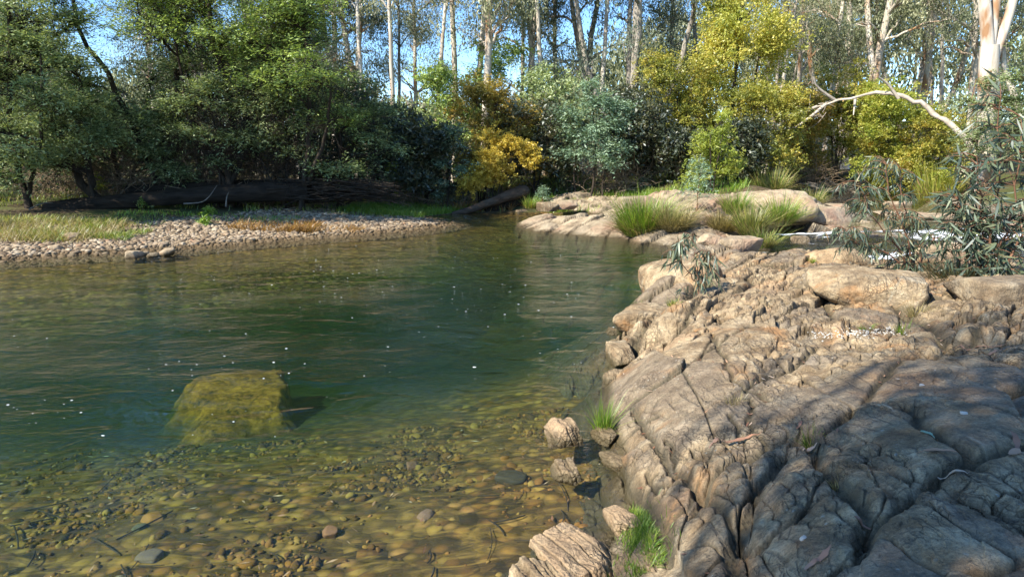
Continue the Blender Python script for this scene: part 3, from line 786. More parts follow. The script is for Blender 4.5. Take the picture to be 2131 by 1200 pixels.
def tree_parts(seed, trunks, lobes, nclump, per, spread, size, style, trunk_r, sides=8, twigs=1.0, bend=.12, limb_r=.35, extra_limbs=(), shell=.45, low=.2, dead=0):
    """trunks: list of point lists (local metres). returns (trunk mesh data, leaf mesh data)"""
    r = np.random.default_rng(seed)
    T = Tubes(); paths = []
    for k, t in enumerate(trunks):
        n = 14
        P = smooth_path(t, n); P[1:-1] += r.normal(size=(n - 2, 3)) * bend * trunk_r * 1.2
        tr = trunk_r * (1 if k == 0 else .75)
        rad = tr * np.linspace(1, .28, n) ** .9; rad[0] *= 1.25
        T.add(P, rad, sides); paths.append((P, rad))
    AP = np.concatenate([p for p, _ in paths]); AR = np.concatenate([q for _, q in paths])
    limbs = []
    for L in lobes:
        c = np.array(L[:3], float)
        sc = np.linalg.norm((AP - c) * np.array([1, 1, .8]), axis=1) + np.where(AP[:, 2] > c[2] - .15 * L[5], 3.0, 0) + r.random(len(AP)) * .4
        j = int(np.argmin(sc)); a = AP[j]
        mid = (a + c) / 2 + np.array([0, 0, .12 * np.linalg.norm(c - a)]) + r.normal(size=3) * .10 * np.linalg.norm(c - a)
        P = bez(a, mid, c, 9); P[1:-1] += r.normal(size=(7, 3)) * .02 * np.linalg.norm(c - a)
        r0 = min(AR[j] * .75, trunk_r * limb_r * (.5 + .5 * max(L[3:6]) / max(max(q[3:6]) for q in lobes)) + .01)
        T.add(P, np.linspace(r0, r0 * .3, 9), max(4, sides - 2)); limbs.append((P, r0))
    for e in extra_limbs: T.add(smooth_path(e[0], 10), np.linspace(e[1], e[2], 10), 6)
    C, li, rad = sample_clumps(r, lobes, nclump, shell, low)
    nt = int(nclump * twigs)
    for q in r.choice(nclump, min(nt, nclump), replace=False):
        P, r0 = limbs[li[q]]
        a = P[r.integers(3, 9)]; c = C[q]
        T.add(bez(a, (a + c) / 2 + r.normal(size=3) * .08 * np.linalg.norm(c - a) + [0, 0, .06 * np.linalg.norm(c - a)], c, 5), np.linspace(max(r0 * .28, .008), .005, 5), 3)
    for q in range(dead):     # bare dead twigs hanging inside the crown
        P, r0 = limbs[r.integers(len(limbs))]; a = P[r.integers(1, 7)]
        l = r.uniform(.5, 1.7); d = unit(r.normal(size=3) * np.array([1, 1, .6]) + [0, 0, -.25])
        c = a + d * l
        T.add(bez(a, (a + c) / 2 + r.normal(size=3) * .18 * l, c, 6), np.linspace(.014, .004, 6), 3)
        for _ in range(3):
            b = a + (c - a) * r.uniform(.3, .9); e = b + (d + r.normal(size=3) * .6) * l * .4
            T.add(bez(b, (b + e) / 2 + r.normal(size=3) * .05, e, 4), np.linspace(.007, .003, 4), 3)
    return T.get(), foliage(r, C, rad, per, spread, size, style)

def plant(name, label, cat, loc, parts, bark, leaf, group=None, rz=0, s=1.0, leafname='crown', trunkname='trunk'):
    root = empty(name, loc, rz, s); tag(root, label, cat, group)
    (tv, tf), (lv, lf, v) = parts
    mesh(trunkname, tv, tf, bark, root)
    mesh(leafname, lv, lf, leaf, root, smooth=False, attrs={'v': v})
    return root

def rlobes(r, n, cx, cy, z0, z1, R0, size, topper=.6, flat=.6):
    """n lobes filling an irregular crown between heights z0..z1, radius R0"""
    out = []
    for k in range(n):
        t = (k + .5) / n
        z = z0 + (z1 - z0) * t + r.normal() * .04 * (z1 - z0)
        rr_ = R0 * (1 - topper * t ** 1.5) * math.sqrt(r.random()) * 1.0
        a = k * 2.4 + r.normal() * .6
        s = size * r.uniform(.65, 1.25)
        out.append((cx + rr_ * cos(a), cy + rr_ * sin(a), z, s, s, s * flat))
    return out

def gbase(px, Y, dz=-.05):
    """spot on the bank in direction px at distance Y"""
    x = (px - 1065.5) / FPX * Y / 1.0193
    return (x, Y, gz_at(x, Y) + dz)

# ------------------------------------------------------------------ A. gums of the far bank
def gum_proto(seed, H, kind):
    r = np.random.default_rng(seed)
    lean = r.normal(size=2) * .04 * H
    zl, nc = .30, 250
    if kind == 3:      # slender pole with a thin high crown
        tr = [[(0, 0, 0), (lean[0] * .3 + .15, lean[1] * .3, H * .3), (lean[0] * .5 - .1, lean[1] * .5, H * .6), (lean[0], lean[1], H * .95)]]
        R0 = .085 * H; zl, nc = .50, 105
    elif kind == 0:      # slim single trunk
        tr = [[(0, 0, 0), (lean[0] * .3, lean[1] * .3, H * .33), (lean[0] * .5, lean[1] * .5, H * .62), (lean[0], lean[1], H * .95)]]
        R0 = .13 * H
    elif kind == 1:    # forks at a third
        a = .10 * H
        tr = [[(0, 0, 0), (.1, 0, H * .28), (a * .5, .2, H * .6), (a, .3, H * .93)], [(.0, 0, H * .24), (-a * .4, -.1, H * .45), (-a * .8, 0, H * .7), (-a, .2, H * .86)]]
        R0 = .17 * H
    else:              # several stems from near the base
        tr = [[(0, 0, 0), (.3, 0, H * .3), (.7, .2, H * .6), (1.0, .2, H * .92)]]
        for k in range(4):
            a = k * 1.57 + .6; q = .09 * H * r.uniform(.6, 1.3)
            tr.append([(0, 0, .4), (q * cos(a), q * sin(a), H * .25), (1.5 * q * cos(a), 1.5 * q * sin(a), H * .5), (2.3 * q * cos(a), 2.3 * q * sin(a), H * r.uniform(.7, .88))])
        R0 = .23 * H
    lobes = rlobes(r, 22 if kind != 3 else 11, lean[0] * .6, lean[1] * .6, H * zl, H * .96, R0, H * .072, .35, .75)
    return tree_parts(seed, tr, lobes, nc, 90, (1.25, 1.25, 1.0), (.19, .055), 'droop', (.0095 * H + .04 * kind) if kind != 3 else .17, 8, .8, .12, .4, dead=25, low=.5, shell=.6)

GUMS = {}
def gum(kind, mat, label, px, Y, H, rz, group=None, bark=None, cat='gum tree', name='gum_tree'):
    key = (kind, mat.name, (bark or B_PALE).name)
    if key not in GUMS:
        o = plant(name, label, cat, (0, 0, 0), gum_proto(100 + kind * 7 + len(GUMS), 22.0, kind), bark or B_PALE, mat)
        GUMS[key] = o
    else:
        o = copy_tree(GUMS[key])
    if 'group' in o.keys(): del o['group']
    tag(o, label, cat, group)
    o.location = gbase(px, Y); o.rotation_euler = (0, 0, rz); s = H / 22.0; o.scale = (s, s, s)
    return o

G1 = 'pale-trunked gums standing behind the far bank'
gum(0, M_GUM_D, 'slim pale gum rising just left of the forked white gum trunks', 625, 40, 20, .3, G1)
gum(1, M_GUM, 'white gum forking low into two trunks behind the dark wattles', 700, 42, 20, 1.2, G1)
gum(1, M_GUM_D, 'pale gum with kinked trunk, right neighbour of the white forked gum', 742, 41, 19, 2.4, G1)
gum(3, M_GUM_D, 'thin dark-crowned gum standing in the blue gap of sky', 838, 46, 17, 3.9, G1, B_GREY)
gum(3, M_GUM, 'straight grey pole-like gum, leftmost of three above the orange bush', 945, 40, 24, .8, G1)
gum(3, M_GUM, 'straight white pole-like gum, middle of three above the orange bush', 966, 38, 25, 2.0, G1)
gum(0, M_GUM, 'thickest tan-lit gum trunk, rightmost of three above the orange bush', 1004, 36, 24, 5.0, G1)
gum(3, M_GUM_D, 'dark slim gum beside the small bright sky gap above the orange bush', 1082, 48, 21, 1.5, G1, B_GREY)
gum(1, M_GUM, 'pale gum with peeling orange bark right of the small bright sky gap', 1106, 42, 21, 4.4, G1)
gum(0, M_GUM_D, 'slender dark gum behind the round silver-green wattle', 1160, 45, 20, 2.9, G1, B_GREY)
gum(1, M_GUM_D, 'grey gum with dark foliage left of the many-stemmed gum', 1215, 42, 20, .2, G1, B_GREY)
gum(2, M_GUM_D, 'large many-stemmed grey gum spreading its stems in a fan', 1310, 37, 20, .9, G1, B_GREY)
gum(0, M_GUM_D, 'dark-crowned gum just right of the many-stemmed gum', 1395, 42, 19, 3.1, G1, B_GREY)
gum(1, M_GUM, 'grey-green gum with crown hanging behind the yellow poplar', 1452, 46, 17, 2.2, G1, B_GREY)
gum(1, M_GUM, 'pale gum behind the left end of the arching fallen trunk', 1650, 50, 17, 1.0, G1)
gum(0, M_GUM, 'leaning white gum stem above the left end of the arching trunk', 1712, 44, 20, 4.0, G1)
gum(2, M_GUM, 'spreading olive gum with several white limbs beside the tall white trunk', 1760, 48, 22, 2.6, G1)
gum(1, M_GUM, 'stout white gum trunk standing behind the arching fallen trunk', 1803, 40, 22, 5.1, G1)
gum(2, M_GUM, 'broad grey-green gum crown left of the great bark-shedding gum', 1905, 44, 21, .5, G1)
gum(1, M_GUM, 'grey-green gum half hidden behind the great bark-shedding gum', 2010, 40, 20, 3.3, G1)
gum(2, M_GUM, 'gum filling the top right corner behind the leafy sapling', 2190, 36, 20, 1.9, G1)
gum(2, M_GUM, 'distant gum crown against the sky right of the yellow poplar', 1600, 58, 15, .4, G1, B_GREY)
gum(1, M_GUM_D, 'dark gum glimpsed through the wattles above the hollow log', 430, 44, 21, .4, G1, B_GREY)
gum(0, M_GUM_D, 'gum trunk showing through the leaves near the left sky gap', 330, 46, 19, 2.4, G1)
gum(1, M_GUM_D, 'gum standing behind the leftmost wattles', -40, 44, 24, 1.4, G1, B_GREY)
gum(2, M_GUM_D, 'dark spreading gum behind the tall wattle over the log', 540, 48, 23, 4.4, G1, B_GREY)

gum(3, M_GUM, 'thin white gum standing close behind the kinked pale gum', 770, 37, 19, 4.4, G1)
gum(3, M_GUM, 'crooked slender white gum in front of the left end of the blue gap', 812, 36, 18, 1.1, G1)
gum(3, M_GUM, 'lone slender white gum at the right end of the blue gap', 892, 37, 19, 2.9, G1)
gum(3, M_GUM, 'white gum close left of the white forked gum', 662, 36, 19, 5.7, G1)
gum(3, M_GUM, 'white gum pole between the peeling gum and the round silver wattle', 1135, 38, 20, .2, G1)
gum(3, M_GUM, 'white gum pole above the right side of the round silver wattle', 1250, 38, 20, 3.6, G1)
gum(3, M_GUM, 'pale pole-like gum just left of the tall yellow poplar', 1432, 38, 18, 2.1, G1)
gum(3, M_GUM, 'pale pole-like gum just right of the tall yellow poplar', 1592, 40, 17, 1.6, G1)
gum(0, M_GUM, 'far gum closing the right half of the blue gap', 868, 52, 19, 3.3, G1)
# ------------------------------------------------------------------ B. wattles of the left bank
def wattle(label, px, Y, H, trunks, lobes, nclump, per=50, mat=None, seed=1, rad=.11, dead=90, group='wattle trees along the left bank', size=(.135, .045), spread=(.36, .36, .22), dz=-.05, low=.15, bark=None, twigs=1.0):
    nclump = int(nclump * .68)
    return plant('wattle_tree', label, 'wattle tree', gbase(px, Y, dz), tree_parts(seed, trunks, lobes, nclump, per, spread, size, 'spray', rad, 8, twigs, .25, .5, dead=dead, shell=.5, low=low), bark or B_DARK, mat or M_WATTLE, group)

def wl(seed, n, cx, cy, z0, z1, R0, size, topper=.3, flat=.45): return rlobes(np.random.default_rng(seed), n, cx, cy, z0, z1, R0, size, topper, flat)

wattle('leftmost wattle with pale green sprays overhanging the grassy bank', 45, 23.5, 10, [[(0, 0, 0), (-.4, .2, 3), (.3, 0, 7), (0, 0, 12)], [(0, 0, .5), (1.0, -.4, 2.5), (1.6, -.8, 5)]],
       wl(1, 15, -.7, 0, 3.0, 12, 2.4, 1.4) + [(1.0, -2.2, 1.9, 1.5, 1.2, .6), (-.6, -2.4, 3.0, 1.7, 1.2, .7), (-1.2, -2.6, 1.3, 1.0, .9, .5), (1.9, -1.6, 3.6, 1.2, 1.2, .6)], 900, seed=11)
wattle('low-branching wattle with a leaning dark trunk at the end of the log', 150, 24.5, 7, [[(.9, 0, 0), (.2, 0, .9), (-.4, 0, 2.4), (-.8, 0, 4.5), (-.5, 0, 6.5)], [(.5, 0, .5), (.7, -.2, 2.0), (.9, 0, 3.6)]],
       wl(2, 9, -.2, -.6, 2.0, 6.3, 1.9, 1.15) + [(1.2, -.8, 2.7, 1.2, 1, .5), (-.2, -1.6, 1.6, 1.0, .8, .45)], 520, seed=12, rad=.17)
wattle('wattle with a black trunk leaning left across the blue sky gap', 320, 26.5, 10, [[(.3, 0, 0), (-.4, 0, 2.0), (-1.3, 0, 4.4), (-2.3, 0, 6.2), (-2.6, .2, 9)], [(.3, 0, .2), (.9, 0, 2.2), (1.1, 0, 4.8), (1.6, 0, 7)]],
       [(-2.6, 0, 8.0, 1.5, 1.5, .8), (-3.1, .3, 7.3, 1.0, 1.0, .5), (1.6, 0, 6.6, 1.7, 1.5, .8), (.6, .6, 8.6, 1.9, 1.8, .9), (2.6, 0, 8.8, 1.6, 1.5, .8), (1.3, 0, 4.9, 1.2, 1.2, .6), (2.2, -.5, 3.8, 1.1, 1.1, .5), (.2, -.6, 2.0, .9, .9, .4)], 560, seed=13, rad=.15, dead=160)
wattle('tall bright wattle with a wide sunlit crown above the log', 470, 25.0, 15, [[(0, 0, 0), (.3, 0, 3.5), (-.2, 0, 7), (.2, 0, 12.5)], [(.1, 0, 1), (1.2, 0, 3.2), (2.0, 0, 6.5)], [(0, 0, .8), (-1.1, 0, 3.0), (-1.5, 0, 6)]],
       wl(3, 20, .2, 0, 5.0, 12.4, 3.4, 1.55) + [(1.6, -1.4, 5.6, 1.6, 1.3, .7), (-1.4, -1.2, 5.9, 1.6, 1.3, .7), (.2, -1.8, 6.9, 1.8, 1.4, .8)], 1300, seed=14, mat=M_WATTLE_G, dead=300, rad=.14)
wattle('wattle with a pale green ledge of foliage over the dark hollow', 640, 24.5, 9, [[(-.3, 0, 0), (.0, 0, 2.5), (.2, 0, 5.2), (0, 0, 8)], [(0, 0, 1.2), (.9, -.6, 3.0), (1.2, -1.2, 4.4)]],
       [(-.6, -1.2, 4.5, 1.3, 1.1, .45), (.7, -1.5, 4.4, 1.1, 1.0, .4), (.3, -1.5, 5.1, 1.0, .9, .4), (-.2, -.6, 6.6, 1.8, 1.5, .8), (-1.2, 0, 8.4, 1.8, 1.5, .8), (.2, .3, 9.6, 1.7, 1.5, .8), (-1.9, -.4, 5.4, 1.2, 1.0, .5), (1.4, 0, 3.3, 1.2, 1.2, .5)], 620, seed=15, mat=M_WATTLE_G, dead=120)
wattle('shaded blue-green wattle hanging low behind the heap of brushwood', 700, 26.5, 6, [[(0, 0, 0), (.2, 0, 2), (0, 0, 4.5)], [(0, 0, .4), (-1, 0, 2), (-1.3, 0, 3.5)]],
       wl(4, 11, 0, -.4, 1.0, 4.6, 2.2, 1.15), 520, seed=16, dead=60, mat=M_WATTLE)
wattle('wattle with tangled bare lower branches behind the middle of the log', 560, 27.5, 8, [[(0, 0, 0), (.5, 0, 2.5), (.3, 0, 5)], [(0, 0, .3), (-.8, 0, 2.4), (-.9, 0, 4.6)], [(0, 0, .3), (1.2, 0, 2.0), (1.7, 0, 4.0)]],
       wl(5, 9, 0, 0, 3.6, 7.5, 2.4, 1.3), 420, seed=17, dead=420)
wattle('dense wattle behind the log below the tall bright crown', 400, 28.5, 8, [[(0, 0, 0), (.3, 0, 2.5), (0, 0, 6)], [(0, 0, .3), (-.9, 0, 2.4), (-1.5, 0, 4.6)], [(0, 0, .3), (.9, 0, 2.0), (1.6, 0, 4.0)]],
       wl(6, 12, 0, 0, 2.8, 8.5, 2.8, 1.4), 520, seed=18, dead=380)
wattle('wattle at the left picture edge behind the overhanging one', -60, 26, 12, [[(0, 0, 0), (0, 0, 5), (.4, 0, 11)]], wl(7, 18, 0, 0, 1.6, 13, 3.6, 1.7), 800, seed=19)
wattle('green wattle behind the left sky gap near the top edge', 190, 31, 9, [[(0, 0, 0), (-.4, 0, 3), (-.6, 0, 5.6)], [(0, 0, .3), (.9, 0, 2.4), (1.0, 0, 4)]], wl(8, 10, -.3, 0, 1.0, 3.6, 2.6, 1.2), 380, seed=20, dead=60)
wattle('half-shaded wattle sweeping low behind the left end of the huge log', 250, 27.0, 5, [[(0, 0, 0), (-.3, 0, 1.8), (.1, 0, 4)], [(0, 0, .3), (.9, 0, 1.8), (1.2, 0, 3)]],
       wl(61, 10, 0, -.3, 1.0, 4.4, 2.2, 1.0), 460, seed=61, dead=120)
wattle('small drooping wattle hanging over the middle of the huge log', 352, 25.4, 3, [[(0, 0, 0), (.2, 0, 1.2), (0, 0, 2.6)]],
       [(0, -.2, 1.3, .8, .6, .35), (.5, -.3, 1.0, .6, .5, .25), (-.4, -.2, 1.9, .7, .6, .35), (.4, 0, 2.5, .8, .6, .4)], 170, seed=62, rad=.06, dead=50)
wattle('low pale wattle spreading over the grass at the left picture edge', -30, 24.0, 4, [[(0, 0, 0), (.3, 0, 1.8), (.1, 0, 3.5)]],
       wl(63, 9, .3, 0, .8, 3.6, 1.9, .9), 420, seed=63, dead=40)
wattle('soft wattle curtain hanging before the stems of the tall bright wattle', 445, 24.9, 4, [[(0, 0, 0), (.2, 0, 1.8), (0, 0, 4)], [(0, 0, .2), (.8, 0, 2), (1.4, 0, 3.6)]],
       [(-.9, -.2, 3.6, .9, .6, .4), (.3, -.3, 4.2, 1.0, .6, .45), (1.4, -.2, 3.6, .9, .6, .4), (-.3, -.3, 2.6, .8, .5, .35), (1.0, -.3, 2.5, .8, .5, .35), (2.1, -.2, 2.8, .7, .5, .35), (-1.5, -.2, 2.7, .7, .5, .35), (.3, -.3, 1.7, .6, .4, .25)], 330, seed=64, rad=.06, dead=260)
wattle('dull wattle curtain with grey twigs at the right third of the huge log', 585, 25.0, 4, [[(0, 0, 0), (.2, 0, 1.8), (0, 0, 4)], [(0, 0, .2), (-.8, 0, 2), (-1.2, 0, 3.6)]],
       [(-.9, -.2, 3.5, .9, .6, .4), (.3, -.3, 3.9, .9, .6, .4), (1.0, -.2, 3.0, .8, .6, .4), (-.3, -.3, 2.4, .8, .5, .35), (.8, -.3, 2.1, .7, .5, .3), (-1.4, -.2, 2.5, .7, .5, .35)], 260, seed=65, rad=.06, dead=260)
wattle('pale sprayed wattle dipping to the left end of the huge log', 175, 23.9, 3, [[(.2, 0, 0), (0, 0, 1.4), (-.2, 0, 3.4)]],
       [(-.9, -.3, 2.9, .9, .6, .4), (.3, -.3, 3.4, .9, .6, .4), (-.2, -.4, 2.0, .9, .6, .35), (.9, -.3, 2.4, .8, .5, .35), (-1.3, -.4, 1.6, .7, .5, .3)], 280, seed=66, rad=.06, dead=60)
# beyond the left edge of view: the rest of the grove, whose shade lies over the log
wattle('wattle of the left grove standing upstream of the grassy bank', -330, 27, 13, [[(0, 0, 0), (0, 0, 5), (.4, 0, 11)]], wl(9, 20, 0, 0, 1.5, 14, 4.2, 2.0), 620, seed=21, size=(.26, .09), dead=0)
_w2 = wattle('farthest wattle of the left grove away from the river', -620, 29, 13, [[(0, 0, 0), (0, 0, 5), (.4, 0, 11)]], wl(10, 20, 0, 0, 1.5, 15, 4.6, 2.1), 620, seed=22, size=(.26, .09), dead=0)

wattle('wattle on the left bank upstream of the grass, arching over the water side', -420, 16.8, 9, [[(0, 0, 0), (.5, .4, 4), (2.5, .8, 8)], [(0, 0, .5), (-1, 0, 4), (-1.5, 0, 8)]],
       [(3.6, .9, 8.6, 2.3, 1.6, 1.0), (1.2, .6, 8.0, 2.2, 1.6, 1.1), (-1.5, .4, 8.2, 2.2, 1.6, 1.1), (5.6, 1.2, 9.2, 1.5, 1.3, .7), (0, 1.0, 10, 2.4, 1.6, 1.0), (-3, .6, 9.6, 2.2, 1.6, 1), (-.6, .2, 6.4, 2.0, 1.4, .8), (2.4, .5, 6.9, 1.6, 1.2, .6)], 620, 60, seed=23, size=(.24, .08), dead=0)

# ------------------------------------------------------------------ C. understorey and autumn bushes
def bush(label, px, Y, lobes, n, per, mat, seed, size=(.12, .06), spread=(.35, .35, .3), style='free', name='bush', cat='bush', stems=5, rad=.05, bark=None, group=None, dead=30, dz=-.05, hz=2.0, shell=.5, low=.35):
    r = np.random.default_rng(seed + 900)
    cx = sum(l[0] for l in lobes) / len(lobes); cy = sum(l[1] for l in lobes) / len(lobes); zt = max(l[2] for l in lobes)
    tr = []
    for k in range(stems):
        a = r.uniform(0, 2 * pi); q = r.uniform(.3, 1.0)
        tr.append([(cos(a) * .12, sin(a) * .12, 0), (cx * .4 + q * .5 * cos(a), cy * .4 + q * .5 * sin(a), zt * .35), (cx * .8 + q * cos(a), cy * .8 + q * sin(a), zt * .8)])
    return plant(name, label, cat, gbase(px, Y, dz), tree_parts(seed, tr, lobes, n, per, spread, size, style, rad, 6, .7, .3, .7, dead=dead, shell=shell, low=low), bark or B_DARK, mat, group, trunkname='stems', leafname='foliage')

bush('rusty orange and gold bush behind the leaning log', 1000, 31, rlobes(np.random.default_rng(41), 15, .4, 0, 1.6, 5.2, 2.1, .62, .35, .75), 420, 60, M_ORANGE, 201, dead=60)
bush('bright golden-yellow bush leaning over the fallen log at the water', 1030, 28.9, [(-.9, -.7, 1.0, .6, .5, .35), (-.5, -.5, 1.5, .6, .5, .4), (-.1, -.4, 2.0, .6, .6, .4), (.5, -.3, 2.6, .6, .5, .35), (1.2, -.3, 2.4, .5, .5, .3), (-.2, -.6, 1.2, .6, .5, .4), (.2, -.5, 1.6, .5, .5, .4), (1.5, -.4, 2.0, .35, .3, .25), (-.2, -.2, 2.9, .4, .4, .3)], 360, 75, M_GOLD, 202, size=(.09, .05), spread=(.26, .26, .2))
wattle('round silver-green wattle glowing behind the pale rock shelf', 1230, 29.5, 5, [[(0, 0, 0), (.2, 0, 1.8), (0, 0, 4.2)], [(-.6, 0, 0), (-.7, 0, 1.2), (-.5, 0, 3.0)], [(.5, 0, 0), (.6, 0, 1.2), (.9, 0, 3.0)]],
       [(-.3, -.3, 2.7, .9, .8, .4), (.7, -.4, 3.1, .8, .7, .4), (.2, -.2, 4.0, .9, .8, .45), (1.0, -.3, 2.2, .8, .7, .35), (-.9, -.2, 3.5, .7, .7, .4), (1.2, 0, 3.8, .6, .6, .35), (-.6, -.3, 1.9, .8, .6, .35), (.7, -.5, 1.6, .7, .6, .3), (0, 0, 4.7, .6, .6, .3)], 430, 40, M_SILVER, 203, rad=.06, dead=20, group='silver wattle saplings behind the shelf', size=(.15, .05))
wattle('slim silvery sapling on the grassy point left of the golden bush', 935, 28.4, 3, [[(-.15, 0, 0), (0, 0, 1.4), (.2, 0, 3.2)]],
       [(0, 0, 2.6, .5, .4, .35), (-.3, 0, 2.0, .4, .4, .25), (.5, 0, 1.7, .4, .4, .25), (-.4, 0, 1.1, .4, .3, .2), (.2, 0, 3.2, .4, .4, .3), (.9, -.1, 1.9, .35, .3, .2), (-.6, 0, .7, .3, .3, .15)], 150, 36, M_SILVER, 204, rad=.04, dead=6, group='silver wattle saplings behind the shelf', size=(.13, .045), spread=(.25, .25, .2))
bush('lime-leaved willow sapling standing behind the rock shelf', 1485, 27, [(0, 0, .9, .5, .4, .35), (-.5, 0, 1.0, .4, .3, .3), (.6, 0, .9, .5, .4, .35), (0, 0, 1.6, .6, .5, .45), (.2, 0, 2.2, .4, .4, .4), (-.3, 0, 1.9, .4, .4, .4), (.3, 0, 2.8, .2, .2, .35), (-.7, 0, .6, .4, .3, .2), (1.0, 0, 1.3, .3, .3, .2)], 190, 42, M_LIME, 205, size=(.16, .04), spread=(.3, .3, .25), dead=0)
# yellow poplar: tall narrow
_r = np.random.default_rng(5)
plant('poplar_tree', 'tall yellow-green poplar turning gold, standing behind the shelf', 'poplar tree', gbase(1510, 34), tree_parts(206, [[(0, 0, 0), (.2, 0, 4), (.4, 0, 9), (.9, 0, 14)], [(0, 0, .5), (-.8, 0, 3), (-1.0, 0, 6)], [(0, 0, .5), (1.0, 0, 3), (1.3, 0, 6)]],
      rlobes(_r, 16, 0, 0, 1.5, 6.5, 1.9, .8, .1, .85) + rlobes(_r, 22, .6, 0, 5.5, 12.8, 1.9, .8, .5, .9) + [(-1.5, 0, 5.6, .6, .6, .6), (1.9, 0, 5.2, .6, .6, .7), (2.0, 0, 3.6, .7, .7, .6)] , 950, 55, (.5, .5, .42), (.12, .08), 'free', .12, 8, .8, dead=20), B_DARK, M_YELLOW)
bush('olive-yellow willow bush left of the tall yellow poplar', 1400, 33, wl(31, 11, 0, 0, 1.4, 5.6, 1.8, 1.0, .3, .7), 420, 50, M_WILLOW, 207)
bush('dark green willow bush right of the tall yellow poplar', 1590, 31, wl(32, 10, 0, 0, .9, 4.3, 1.3, .95, .3, .7), 400, 50, M_WILLOW, 208)
bush('orange-tinted bush at the upstream pool left of the leaning white stem', 1650, 37, wl(33, 11, 0, 0, 1.0, 4.6, 1.7, .95, .4, .7), 420, 50, M_ORANGE, 209)
bush('yellow-green willow thicket above the far water edge', 1745, 38, wl(34, 14, 0, 0, .9, 6.0, 2.2, 1.1, .4, .7), 560, 52, M_WILLOW, 210)
bush('broad bright green willow under the arching fallen trunk', 1850, 36, wl(35, 18, 0, 0, .9, 5.8, 3.0, 1.2, .4, .7), 800, 55, M_LIME, 211)
bush('tawny green willow right of the broad bright willow', 1935, 34, wl(36, 12, 0, 0, .6, 4.2, 1.8, 1.0, .4, .7), 420, 50, M_WILLOW, 212)
wattle('feathery green wattle below the great gum', 2030, 31, 6, [[(0, 0, 0), (0, 0, 3), (0, 0, 6)]], wl(37, 13, 0, -.5, 1.2, 4.6, 2.2, 1.0), 460, 40, M_WATTLE, 213, rad=.1, dead=20, group='wattles on the right bank')
wattle('pale green wattle at the right picture edge behind the leafy sapling', 2145, 28, 8, [[(0, 0, 0), (0, 0, 3), (0, 0, 7)]], wl(38, 12, .6, 0, 1.0, 5.2, 1.8, 1.0), 420, 40, M_WATTLE, 214, rad=.1, dead=20, group='wattles on the right bank')

# shaded understorey, one shrub after another
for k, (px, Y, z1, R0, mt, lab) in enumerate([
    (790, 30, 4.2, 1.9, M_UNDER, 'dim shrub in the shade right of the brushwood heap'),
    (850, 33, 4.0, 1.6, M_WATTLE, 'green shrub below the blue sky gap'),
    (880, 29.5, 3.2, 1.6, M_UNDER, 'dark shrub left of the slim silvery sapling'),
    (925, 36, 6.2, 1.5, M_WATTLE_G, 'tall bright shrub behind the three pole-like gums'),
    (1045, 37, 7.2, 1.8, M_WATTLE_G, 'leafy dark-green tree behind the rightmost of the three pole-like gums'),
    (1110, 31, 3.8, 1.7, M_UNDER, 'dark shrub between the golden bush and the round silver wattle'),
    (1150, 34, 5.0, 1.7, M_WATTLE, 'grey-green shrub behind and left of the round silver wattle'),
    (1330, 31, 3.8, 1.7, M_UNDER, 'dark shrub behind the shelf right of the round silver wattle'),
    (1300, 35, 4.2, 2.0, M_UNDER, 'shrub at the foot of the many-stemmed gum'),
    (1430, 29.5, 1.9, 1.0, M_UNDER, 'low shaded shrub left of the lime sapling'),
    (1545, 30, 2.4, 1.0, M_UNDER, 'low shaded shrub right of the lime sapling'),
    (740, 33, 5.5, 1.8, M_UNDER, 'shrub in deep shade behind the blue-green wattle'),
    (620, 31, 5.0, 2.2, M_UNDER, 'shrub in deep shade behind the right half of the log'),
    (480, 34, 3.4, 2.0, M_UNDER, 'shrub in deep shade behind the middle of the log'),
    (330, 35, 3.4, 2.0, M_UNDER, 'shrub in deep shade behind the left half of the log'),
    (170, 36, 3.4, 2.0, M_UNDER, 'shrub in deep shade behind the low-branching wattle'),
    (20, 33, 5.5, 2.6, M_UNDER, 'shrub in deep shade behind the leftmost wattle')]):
    bush(lab, px, Y, wl(50 + k, 10, 0, 0, .7, z1, R0, R0 * .55, .3, .7), 300, 42, mt, 300 + k, size=(.17, .07), name='shrub', cat='shrub', dead=60, group='shrubs of the understorey', spread=(.45, .45, .4))

